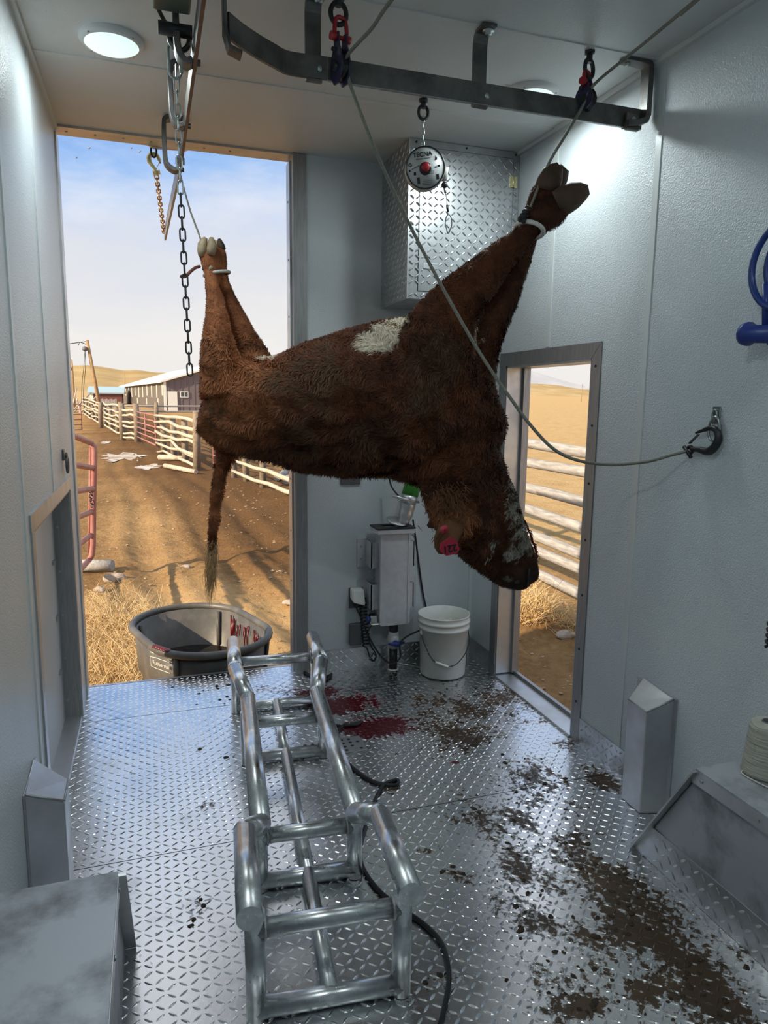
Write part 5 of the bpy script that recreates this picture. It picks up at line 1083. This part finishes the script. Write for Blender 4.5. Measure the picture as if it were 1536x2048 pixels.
# blood runs inside the tank
b = MB(); rr4 = rnd(6)
W0 = stad(0, sp_-.022, rd-.018, HT-.04); 
for k in range(20):
    u = rr4.uniform(0, 1)**1.3; i = 8+u*5; i0_ = int(i); fr_ = i-i0_; 
    a = W0[(i0_) % 40].lerp(W0[(i0_+1) % 40], fr_); inw = (tc_-a); inw.z = 0; inw = inw.normalized()*.014
    h_ = rr4.uniform(.05, .22); z0 = rr4.uniform(0, .06)
    b.tube([a+inw+Vector((0, 0, -z0)), a+inw*1.4+Vector((0, 0, -z0-h_*.6)), a+inw*1.6+Vector((0, 0, -z0-h_))], [.006, .005, .002], 5)
b.build('red_runs', 'blood', tk, label='dark red runs down the inner wall', kind='stuff')
i1, i2 = stad(0, sp_+.014, rd+.014, HT+.006)[31], stad(0, sp_+.014, rd+.014, HT+.006)[33]
b = MB()
for k in range(6): q = i1.lerp(i2, k/5.); b.ball(q+Vector((0, 0, -.004)), .022, n=8, k=6, sc=(1, 1, .5))
b.build('red_splash', 'blood', tk)
la, lb = stad(0, sp_+.004, rd+.004, .54)[27], stad(0, sp_+.004, rd+.004, .54)[31]
xd = (lb-la).normalized(); lc = at(337, 1321, Y=4.16)
fl = stad(0, sp_, rd, .545); best = min(range(40), key=lambda i: abs((fl[i]-at(333, 1322, Y=fl[i].y)).length)); pa_, pb_ = fl[best-1], fl[(best+1) % 40]; xd = (pb_-pa_).normalized(); nd_ = Vector((xd.y, -xd.x, 0)); 
if nd_.dot(fl[best]-tc_) < 0: nd_ = -nd_
lo = fl[best]+nd_*.004; yd = (Vector((0, 0, 1))+nd_*.05).normalized(); 
if nd_.dot(xd.cross(yd)) < 0: xd = -xd
lg = text_mesh('Rubbermaid', .036, 'logo', shell, lo, xd, yd, ext=.002, name='lettering')
b = MB(); fr_ = [(-.11, -.03), (-.06, -.034), (.06, -.034), (.11, -.03), (.11, .03), (.06, .036), (-.06, .036), (-.11, .03)]
b.tube([lo+xd*u+yd*w for u, w in fr_], .0022, 5, closed=True); b.build('logo_frame', 'logo', shell)
for u, w in ((-.085, .062), (.085, .050)): MB().box((-.02, -.003, -.003), (.02, .003, .003)).add([], []).tube([lo+xd*(u-.02)+yd*w, lo+xd*(u+.02)+yd*w], .0025, 5).build('raised_mark', 'logo', shell) if False else MB().tube([lo+xd*(u-.022)+yd*w, lo+xd*(u+.022)+yd*w], .003, 5).build('raised_mark', 'logo', shell)
# ---- fences of peeled poles
def pole_rail(a, b_, r0, r1, rg, sag=.03, n=6, k=6):
    a = Vector(a); b_ = Vector(b_); d = b_-a; s_ = Vector((-d.y, d.x, 0)).normalized(); pts = []
    for i in range(k):
        u = i/(k-1); pts.append(a+d*u+s_*rg.gauss(0, sag*.6)+Vector((0, 0, rg.gauss(0, sag))))
    return MB().tube(pts, [r0+(r1-r0)*i/(k-1) for i in range(k)], n)
def fence(label, ends, zs, m, posts=(), r=.05, seed=1, group=None, ph=1.5, bays=1, sag=.03, pm='post', pr=.09):
    (x0, y0), (x1, y1) = ends; rg = rnd(seed); t = thing('rail_fence', label, 'fence', (x0, y0, gz(x0, y0)), group)
    for z in zs:
        for k in range(bays):
            u0, u1 = k/bays, (k+1)/bays; xa, ya = x0+(x1-x0)*u0, y0+(y1-y0)*u0; xb, yb = x0+(x1-x0)*u1, y0+(y1-y0)*u1
            dz = .06*(k % 2); pole_rail((xa, ya, gz(xa, ya)+z+rg.gauss(0, .015)+dz*.3), (xb, yb, gz(xb, yb)+z+rg.gauss(0, .015)+dz*.3), r*rg.uniform(.85, 1.1), r*rg.uniform(.7, 1.), rg, sag).build('rail', m, t)
    d = Vector((x1-x0, y1-y0, 0)).normalized(); s_ = Vector((-d.y, d.x, 0)); s_ = s_ if s_.x > 0 else -s_
    for u, h, off_ in posts:
        x, y = x0+(x1-x0)*u+s_.x*off_, y0+(y1-y0)*u+s_.y*off_
        MB().tube([(x, y, gz(x, y)-.15), (x+rg.gauss(0, .02), y, gz(x, y)+h*.6), (x+rg.gauss(0, .02), y, gz(x, y)+h)], [pr, pr*.95, pr*.85], 9).build('post', pm, t)
    return t
f1a, f1b = G_(605, 1008), G_(462, 955)
fence('pole rail fence nearest the trailer, in front of the log pile', (f1a, f1b), [.17, .45, .73, 1.02, 1.28], 'wood', [(.02, 1.4, .12), (.55, 1.4, .12), (.80, 1.5, .12), (1.0, 1.45, .1)], .055, 1, sag=.03)
pP = G_(409, 942)
f2b = G_(313, 903)
fence('pole rail fence beyond the cow tail, with a thick end post', (pP+np.array((-.15, .2)), f2b), [.12, .34, .56, .78, 1.0, 1.22, 1.44], 'wood', [(.0, 1.75, -.05), (.35, 1.45, .15), (.62, 1.45, .15), (.9, 1.4, .15)], .062, 2, sag=.045, pr=.12)
f3a, f3b = G_(275, 884), G_(246, 880)
fence('short pole fence with a diagonal brace beside the red gate', (f3a, f3b), [.15, .42, .70, .98, 1.26, 1.5], 'wood', [(.0, 1.85, 0), (1.0, 1.85, 0)], .06, 3, pr=.16)
f4a, f4b = G_(244, 873), G_(166, 838)
fence('long pole rail fence running back along the dirt lane', (f4a, f4b), [.15, .45, .75, 1.05, 1.35, 1.62], 'wood', [(k/9, 1.6, .16) for k in range(10)]+[(0, 1.9, 0)], .07, 4, bays=3, sag=.05, pr=.14)
yb5 = 52.
fence('grey rail fence in front of the big barn', ((-3.2, yb5), (9.0, yb5+1)), [1.15, 1.50], 'woodgr', [(.0, 1.75, .1), (.3, 1.75, .1), (.62, 1.75, .1), (1, 1.7, .1)], .075, 5, pr=.16, sag=.02)
def pipe_gate(label, a, b_, nz, zlo, zhi, r, m='redpipe', verts=3, ga=None, gb=None):
    za = gz(*a) if ga is None else ga; zb = gz(*b_) if gb is None else gb; t = thing('pipe_gate', label, 'gate', (a[0], a[1], za))
    A = lambda u, z: Vector((a[0]+(b_[0]-a[0])*u, a[1]+(b_[1]-a[1])*u, za+(zb-za)*u+z))
    for k in range(nz): z = zlo+(zhi-zlo)*k/(nz-1); MB().cyl(A(0, z), A(1, z), r, n=8).build('gate_rail', m, t)
    for k in range(verts): MB().cyl(A(k/(verts-1), zlo-.05*(0)), A(k/(verts-1), zhi), r, n=8).build('gate_upright', m, t)
    return t
pipe_gate('faded red pipe gate in the gap of the pole fences', f2b, f3a, 6, .25, 1.45, .032)
pipe_gate('small red pipe gate seen past the cow tail', (pP[0]+.25, pP[1]-.3), (f1b[0]+.1, f1b[1]+.3), 6, .25, 1.4, .03)
g9a = np.array((-9., 62.)); e1, e2 = G_(128, 868), G_(164, 866)
pipe_gate('rusty pipe panel at the far end of the lane', e1, e2, 6, .2, 1.7, .03, verts=3)
# red pipe panel close to the hatch
tpn = thing('corral_gate', 'faded red pipe corral panel close behind the trailer', 'gate', (-.75, 8.6, GZ))
Rr = [((138, 868), (182, 886)), ((138, 928), (186, 936)), ((138, 985), (187, 977)), ((138, 1041), (184, 1023)), ((138, 1104), (182, 1070)), ((138, 1163), (178, 1120))]
for a, c in Rr:
    p0 = at(*a, Y=7.7); p1 = at(*c, Y=8.9); p00 = p0+(p0-p1)*1.3
    MB().tube([p00, p0, p1], .032, 10).build('panel_rail', 'redpipe', tpn)
up = [at(182, 886, Y=8.9), at(188, 894, Y=8.9), at(189, 905, Y=8.9), at(187, 1000, Y=8.9), at(186, 1090, Y=8.9), at(184, 1110, Y=8.9), at(178, 1120, Y=8.9)]
MB().tube(up, .034, 10).build('panel_upright', 'redpipe', tpn)
up = [at(182, 886, Y=8.9)]
MB().tube([at(181, 895, Y=8.94), at(180, 1010, Y=8.94), at(178, 1105, Y=8.94)], .018, 8).build('latch_rod', 'redpipe', tpn)
lk = at(184, 1010, Y=8.85)
for k in range(6): 
    q = lk+Vector((.01*math.sin(k*2), -.03, .035*k)); MB().tube([q+Vector((.02*math.cos(a)*(1 if k % 2 else .3), .02*math.cos(a)*(.3 if k % 2 else 1), .028*math.sin(a))) for a in [2*math.pi*j/10 for j in range(10)]], .006, 6, closed=True).build('chain_link', 'dkchain', tpn)
# right hand pole fence beyond the walk door
tf = thing('rail_fence', 'grey weathered pole fence beyond the walk door', 'fence', (4.0, 6.5, GZ)); rg5 = rnd(12)
for z in (1.13, .905, .61, .375, .095, -.045, -.31):
    pole_rail((4.05+rg5.gauss(0, .03), 3.3, z-.02), (4.05+rg5.gauss(0, .03), 9.2, z+.03), .060, .052, rg5, .012, 10, 8).build('rail', 'woodgr', tf)
    pole_rail((4.10, 9.0, z+.02), (3.95, 16.2, z), .055, .05, rg5, .02, 8, 6).build('rail', 'woodgr', tf)
for y in (3.2, 9.1, 16.): MB().tube([(4.17, y, -.7), (4.17, y, 1.35)], .085, 10).build('post', 'post', tf)
wire_p = at(1163, 795, Y=240)
MB().cyl((wire_p.x, 240, gz(wire_p.x, 240)-.2), (wire_p.x, 240, at(1163, 768, Y=240).z), .10, n=6).build('field_pole', 'pole', None, label='distant thin pole in the field beyond the walk door', category='pole')
# ---- barn, shed, poles
bn0 = at(330, 818, Y=90); bn1 = at(246, 814, Y=140); zg = gz(0, 90)
d_ = Vector((bn1.x-bn0.x, bn1.y-bn0.y, 0)); dl = d_.length; d_.normalize(); e_ = Vector((d_.y, -d_.x, 0))
bz0 = zg-.2; bze = at(330, 763, Y=90).z; W_ = 17.; rise = .31
O = Vector((bn0.x, bn0.y, 0)); Q = lambda u, w, z: O+d_*u+e_*w+Vector((0, 0, z))
bn = thing('barn', 'long metal barn with white roof, brown gable and tan side', 'barn', Q(0, 0, bz0))
MB().add([Q(0, 0, bz0), Q(dl, 0, bz0), Q(dl, 0, bze), Q(0, 0, bze)], [(0, 1, 2, 3)]).prism([Q(0, .0, bz0), Q(dl, .0, bz0), Q(dl, .0, bze), Q(0, .0, bze)], e_, .15).build('side_wall', 'barnside', bn)
MB().prism([Q(0, 0, bz0), Q(0, W_, bz0), Q(0, W_, bze), Q(0, W_/2, bze+W_/2*rise), Q(0, 0, bze)], d_, .15).build('gable_wall', 'barnend', bn)
for s_ in (0, 1):
    w0, w1, z0, z1 = (-.5, W_/2, bze-.5*rise, bze+W_/2*rise) if s_ == 0 else (W_+.5, W_/2, bze-.5*rise, bze+W_/2*rise)
    MB().hexa([Q(-.5, w0, z0), Q(dl+.5, w0, z0), Q(dl+.5, w1, z1), Q(-.5, w1, z1)], [Q(-.5, w0, z0+.22), Q(dl+.5, w0, z0+.22), Q(dl+.5, w1, z1+.22), Q(-.5, w1, z1+.22)]).build('roof_slope', 'barnwhite', bn)
MB().prism([Q(-.06, -.06, bz0), Q(-.06, .22, bz0), Q(-.06, .22, bze), Q(-.06, -.06, bze)], d_, .25).build('corner_trim', 'barnwhite', bn)
for k in range(11):
    u = 1.0+k*(dl-3)/10.; h_ = 1.6 if k % 3 else 1.35; MB().hexa([Q(u, -.05, bze-h_-.3), Q(u+.8, -.05, bze-h_-.3), Q(u+.8, .02, bze-h_-.3), Q(u, .02, bze-h_-.3)], [Q(u, -.05, bze-.3), Q(u+.8, -.05, bze-.3), Q(u+.8, .02, bze-.3), Q(u, .02, bze-.3)]).build('skylight_strip', mat('pale_strip', (.60, .55, .46), .7) if k == 0 else bpy.data.materials['pale_strip'], bn)
for u in (5., 16., 27., 36.): MB().hexa([Q(u, -.05, bze-2.9), Q(u+.7, -.05, bze-2.9), Q(u+.7, .02, bze-2.9), Q(u, .02, bze-2.9)], [Q(u, -.05, bze-2.0), Q(u+.7, -.05, bze-2.0), Q(u+.7, .02, bze-2.0), Q(u, .02, bze-2.0)]).build('skylight_strip', bpy.data.materials['pale_strip'], bn)
for k in range(22):
    w_ = .5+k*.75; zt = bze+min(w_, W_-w_)*rise-.05
    MB().box((0, 0, 0), (.01, .01, .01)).build('x', 'barnend', bn) if False else MB().prism([Q(-.05, w_, bz0), Q(-.05, w_+.09, bz0), Q(-.05, w_+.09, zt), Q(-.05, w_, zt)], d_, .06).build('siding_rib', 'barnend', bn)
dw0 = (at(336, 800, Y=90)-bn0).dot(e_); dw1 = (at(355, 800, Y=90)-bn0).dot(e_)
MB().prism([Q(-.12, dw0, bz0), Q(-.12, dw1, bz0), Q(-.12, dw1, at(345, 783, Y=90).z), Q(-.12, dw0, at(345, 783, Y=90).z)], d_, .12).build('door', 'barnwhite', bn)
ww0 = (at(361, 800, Y=90)-bn0).dot(e_); ww1 = (at(378, 800, Y=90)-bn0).dot(e_); wz0, wz1 = at(370, 795, Y=90).z, at(370, 783, Y=90).z
wn = MB().prism([Q(-.12, ww0, wz0), Q(-.12, ww1, wz0), Q(-.12, ww1, wz1), Q(-.12, ww0, wz1)], d_, .12).build('window_frame', 'barnwhite', bn)
hm = (ww0+ww1)/2
for a, c in ((ww0+.1, hm-.05), (hm+.05, ww1-.1)): MB().prism([Q(-.14, a, wz0+.1), Q(-.14, c, wz0+.1), Q(-.14, c, wz1-.1), Q(-.14, a, wz1-.1)], d_, .03).build('pane', 'glassdk', wn)
s0 = at(181, 808, Y=125); s1 = at(245, 808, Y=125); zt_ = at(210, 786, Y=125).z; zr_ = at(210, 775, Y=125).z
sh = thing('shed', 'low maroon shed with pale tin roof beside the barn', 'shed', (s0.x, 125, gz(0, 125)))
MB().box((s0.x, 125, gz(0, 125)-.3), (s1.x, 131, zt_)).build('wall', 'maroon', sh)
MB().hexa([(s0.x-.4, 124.6, zt_-.1), (s1.x+.4, 124.6, zt_-.1), (s1.x+.4, 128, zr_), (s0.x-.4, 128, zr_)], [(s0.x-.4, 124.6, zt_+.1), (s1.x+.4, 124.6, zt_+.1), (s1.x+.4, 128, zr_+.2), (s0.x-.4, 128, zr_+.2)]).build('roof_slope', 'tinroof', sh)
MB().hexa([(s0.x-.4, 128, zr_), (s1.x+.4, 128, zr_), (s1.x+.4, 131.4, zt_-.1), (s0.x-.4, 131.4, zt_-.1)], [(s0.x-.4, 128, zr_+.2), (s1.x+.4, 128, zr_+.2), (s1.x+.4, 131.4, zt_+.1), (s0.x-.4, 131.4, zt_+.1)]).build('roof_slope', 'tinroof', sh)
MB().box((s0.x-.05, 124.9, gz(0, 125)-.3), (s0.x+.5, 125, zt_)).build('corner_trim', 'barnwhite', sh)
# board windbreak by the shed
wbk = thing('board_fence', 'low grey board windbreak between the leaning pole and the barn', 'fence', (at(200, 808, Y=100).x, 100, gz(0, 100)))
xa, xb = at(198, 808, Y=100).x, at(234, 808, Y=100).x
for k in range(12): x = xa+(xb-xa)*k/12; MB().box((x, 100, gz(0, 100)-.2), (x+(xb-xa)/12-.03, 100.06, at(210, 799, Y=100).z+.05*(k % 3))).build('board', 'woodgr', wbk)
def upole(label, top, base, Y, r):
    a = at(*base, Y=Y); c = at(*top, Y=Y); k = (a.z-gz(a.x, Y)+.4)/max(.1, (c.z-a.z)); a2 = a+(a-c)*max(0, k); t = thing('utility_pole', label, 'pole', a2)
    MB().tube([a2, c], [r, r*.7], 10).build('pole_shaft', 'pole', t); return t, c
t, c = upole('leaning brown utility pole with a yard lamp', (174, 680), (198, 806), 60, .17)
ar = at(134, 691, Y=60); MB().tube([c+Vector((0, 0, -.1)), ar+Vector((-.6, 0, -.0))], .03, 6).build('service_wire', 'blkiron', t)
MB().tube([c+Vector((0, 0, -.35)), at(160, 684, Y=60), at(157, 690, Y=60)], .03, 6).build('lamp_arm', 'steel', t)
lp = at(170, 700, Y=59.8); MB().lathe([(.02, .28), (.16, .22), (.20, .0), (.14, -.06), (.02, -.10)], lp, n=14).build('transformer', 'gray', t)
MB().tube(spline([lp, at(168, 730, Y=59.8), at(164, 770, Y=60), at(163, 806, Y=60)], 4), .02, 5).build('service_wire', 'blkiron', t)
MB().tube(spline([lp, at(171, 735, Y=59.8), at(167, 780, Y=60), at(167, 806, Y=60)], 4), .02, 5).build('service_wire', 'blkiron', t)
t, c = upole('thin upright utility pole near the hatch wall', (143, 719), (148, 792), 95, .16)
MB().tube([c+Vector((0, 0, -.9)), c+Vector((-.5, 0, -.95))], .05, 6).build('lamp_arm', 'steel', t); MB().ball(c+Vector((-.35, -.1, -1.0)), .22, n=10).build('lamp_head', 'gray', t)
t, c = upole('distant thin pole on the hill side beside the barn roof', (249, 743), (251, 795), 200, .14)
# ---- log pile, poles, stones
def log(label, a, c, r, m='wood', group=None):
    t = thing('log', label, 'log', a, group); MB().tube([a, Vector(a).lerp(Vector(c), .5), c], [r, r*.97, r*.9], 10).build('trunk', m, t)
    return t
lpb = [(522, 968, .10), (540, 975, .11), (560, 981, .12), (578, 987, .11), (550, 968, .10), (570, 972, .10), (588, 978, .11)]
for k, (px_, py_, r_) in enumerate(lpb):
    g = G_(px_, py_+(14 if k > 3 else 0)); a = Vector((g[0]+.5, g[1]+.5, GZ+r_+(.18 if k > 3 else 0))); log('cut log behind the pole fence, '+('bottom row, closest to the cow tail', 'bottom row, second from the cow tail', 'bottom row, second from the rear post', 'bottom row, closest to the rear post', 'upper row, closest to the cow tail', 'middle of the upper row', 'upper row, closest to the rear post')[k], a, a+Vector((.5, 1.4, 0)), r_, 'woodgr', 'log heap behind the fence')
g = G_(172, 1143); log('short grey log lying at the foot of the red pipe panel', Vector((g[0]-.1, g[1], gz(*g)+.09)), Vector((*G_(226, 1146), gz(*G_(226, 1146))+.08)), .075, 'woodgr')
g0, g1 = G_(330, 938), G_(392, 950); log('fallen peeled pole on the dirt before the thick fence post', Vector((g0[0], g0[1], gz(*g0)+.08)), Vector((g1[0], g1[1], gz(*g1)+.06)), .07)
g0, g1 = G_(318, 921), G_(375, 923); log('fallen peeled pole lying along the base of the fence', Vector((g0[0], g0[1], gz(*g0)+.10)), Vector((g1[0], g1[1], gz(*g1)+.10)), .09)
pl_ = thing('pole_stack', 'stack of peeled poles leaning at the far end of the lane', 'poles', (at(150, 830, Y=80).x, 80, gz(0, 80))); rg6 = rnd(9)
for k in range(14):
    x0 = at(rg6.uniform(118, 166), 840, Y=80).x; x1 = x0+rg6.uniform(-2.5, 2.5); MB().tube([(x0, 80+rg6.uniform(-1, 1), gz(x0, 75)), (x1, 81+rg6.uniform(-1, 1), gz(x0, 75)+rg6.uniform(1.4, 2.6))], .08, 6).build('pole', 'wood', pl_)
def stone(label, px, py, r, sc=(1, .8, .6), seed=0, m='stone'):
    g = G_(px, py); rr = rnd(seed+px); b = MB(); b.ball((0, 0, 0), r, n=12, k=8, sc=sc)
    for i, v in enumerate(b.v): b.v[i] = Vector((g[0], g[1], gz(*g)+r*sc[2]*.45))+v*(1+.30*(float(vnoise(v.x/r*1.4+seed, v.y/r*1.4+v.z/r, 1., 3))-.5)*1.6)
    b.s = [False]*len(b.s)
    return b.build('stone', m, None, label=label, category='stone')
stone('brown clod shaped stone below the red pipe panel', 228, 1166, .11, (1.3, .8, .6), 1, 'stone')
stone('pale round stone near the dry weeds', 199, 1188, .055, (1.2, .9, .7), 2)
stone('pale flat stone beside the rear post', 583, 1219, .07, (1.6, 1, .4), 3)
stone('small pale stone in the middle of the dirt lane', 371, 1137, .05, (1.5, .9, .5), 4)
stone('grey stone beyond the walk door threshold', 1132, 1276, .075, (1.3, .9, .55), 5)
stone('small dark stone at the edge of the tank', 560, 1150, .035, (1.3, .9, .5), 7)
V = []; F = []; rg7 = rnd(21)
for k in range(1500):
    if k < 1100: y = 4.3+14*rg7.random()**1.6; x = rg7.uniform(-1.6+.02*y, 2.6+.1*y)
    else: y = rg7.uniform(2.6, 8); x = rg7.uniform(2.15, 4.2)
    r0 = rg7.choice([.008, .011, .015, .02, .03])*rg7.uniform(.7, 1.2)*(.6 if k >= 1100 else 1); z = gz(x, y); o = len(V)
    for q in ico: kk = rg7.uniform(.75, 1.2); V.append((x+q[0]*r0*kk, y+q[1]*r0*kk, z+q[2]*r0*.6*kk))
    F += [(i+o, j+o, h_+o) for i, j, h_ in tri]
npmesh('gravel', V, F, mat('ground_clods', (.25, .16, .08), .9, col2=(.42, .32, .21), ns=3.), None, False, kind='stuff', label='small pebbles and clods strewn over the sandy ground', category='gravel')
def snow(label, pts, seed):
    t = rnd(seed); c = G_(*pts[0]); k = 26; V = [(c[0], c[1], gz(*c)+.03)]; rx = abs(G_(*pts[1])[0]-c[0]); ry = abs(G_(*pts[2])[1]-c[1])
    for i in range(k): q = 2*math.pi*i/k; f_ = t.uniform(.55, 1.1); x, y = c[0]+rx*math.cos(q)*f_, c[1]+ry*math.sin(q)*f_; V.append((x, y, gz(x, y)+.012))
    b = MB(); b.add(V, [(0, i+1, (i+1) % k+1) for i in range(k)], smooth=True); return b.build('snow_patch', 'snow', None, label=label, category='snow', fixn=False)
snow('largest patch of old snow across the dirt lane', [(248, 914), (298, 914), (248, 905)], 1)
snow('thin patch of old snow below the largest one', [(300, 934), (332, 934), (300, 928)], 2)
snow('tiny patch of old snow at the lane edge by the gate', [(212, 885), (224, 885), (212, 882)], 3)
# ---- dry weeds
def weeds(label, cx, cy, rx, ry, hh_, n_, seed, name='dry_weeds'):
    rg = rnd(seed); V = []; F = []
    for k in range(n_):
        q = rg.uniform(0, 6.283); f_ = math.sqrt(rg.random()); x = cx+rx*f_*math.cos(q); y = cy+ry*f_*math.sin(q); z = gz(x, y); lean = Vector((rg.gauss(0, .5), rg.gauss(0, .5), rg.uniform(.15, 1))).normalized()
        ln = hh_*rg.uniform(.4, 1.2); z0 = z+rg.random()**2*hh_*.5; p = Vector((x, y, z0)); bend = Vector((rg.gauss(0, .4), rg.gauss(0, .4), -.35)); w_ = rg.uniform(.0026, .0055); o = len(V); ns = 4
        for i in range(ns+1):
            u = i/ns; c = p+lean*ln*u+bend*ln*u*u*.7; c.z = max(c.z, z+.005); ww = w_*(1-.6*u)
            V += [c+Vector((ww, 0, 0)), c+Vector((-ww*.5, ww*.87, 0)), c+Vector((-ww*.5, -ww*.87, 0))]
        for i in range(ns):
            a = o+i*3
            for j in range(3): F += [(a+j, a+(j+1) % 3, a+3+(j+1) % 3), (a+j, a+3+(j+1) % 3, a+3+j)]
    return npmesh(name, [tuple(v) for v in V], F, 'straw', None, True, kind='stuff', label=label, category='weeds')
g = G_(218, 1330)
weeds('heap of dry yellow weeds beside the stock tank', -.42, 6.0, .50, 1.15, .36, 2400, 3)
weeds('dry tumbleweed at the foot of the pole fence', 3.50, 6.0, .26, .26, .36, 900, 4, 'tumbleweed')
weeds('low dry grass along the pole fence', 3.80, 5.4, .18, .6, .20, 350, 5, 'dry_grass')
# ---- birds
for k, (px_, py_, lab) in enumerate(((153, 315, 'lowest dark bird in flight at the header'), (178, 297, 'pale bird in flight above the dark one'), (263, 296, 'pale bird in flight near the yellow hook'), (279, 304, 'bird in flight closest to the yellow hook'))):
    c = at(px_, py_, Y=60); t = thing('bird', lab, 'bird', c)
    MB().ball(c, .06, n=8, k=6, sc=(1, 2.2, .8)).build('body', 'birdgr', t)
    for s_ in (-1, 1): MB().add([c+Vector((0, -.07, 0)), c+Vector((s_*.10, 0, .10)), c+Vector((s_*.16, .05, .20-.12*(k % 2))), c+Vector((0, .08, 0))], [(0, 1, 2, 3)]).build('wing', 'birdgr', t, fixn=False)
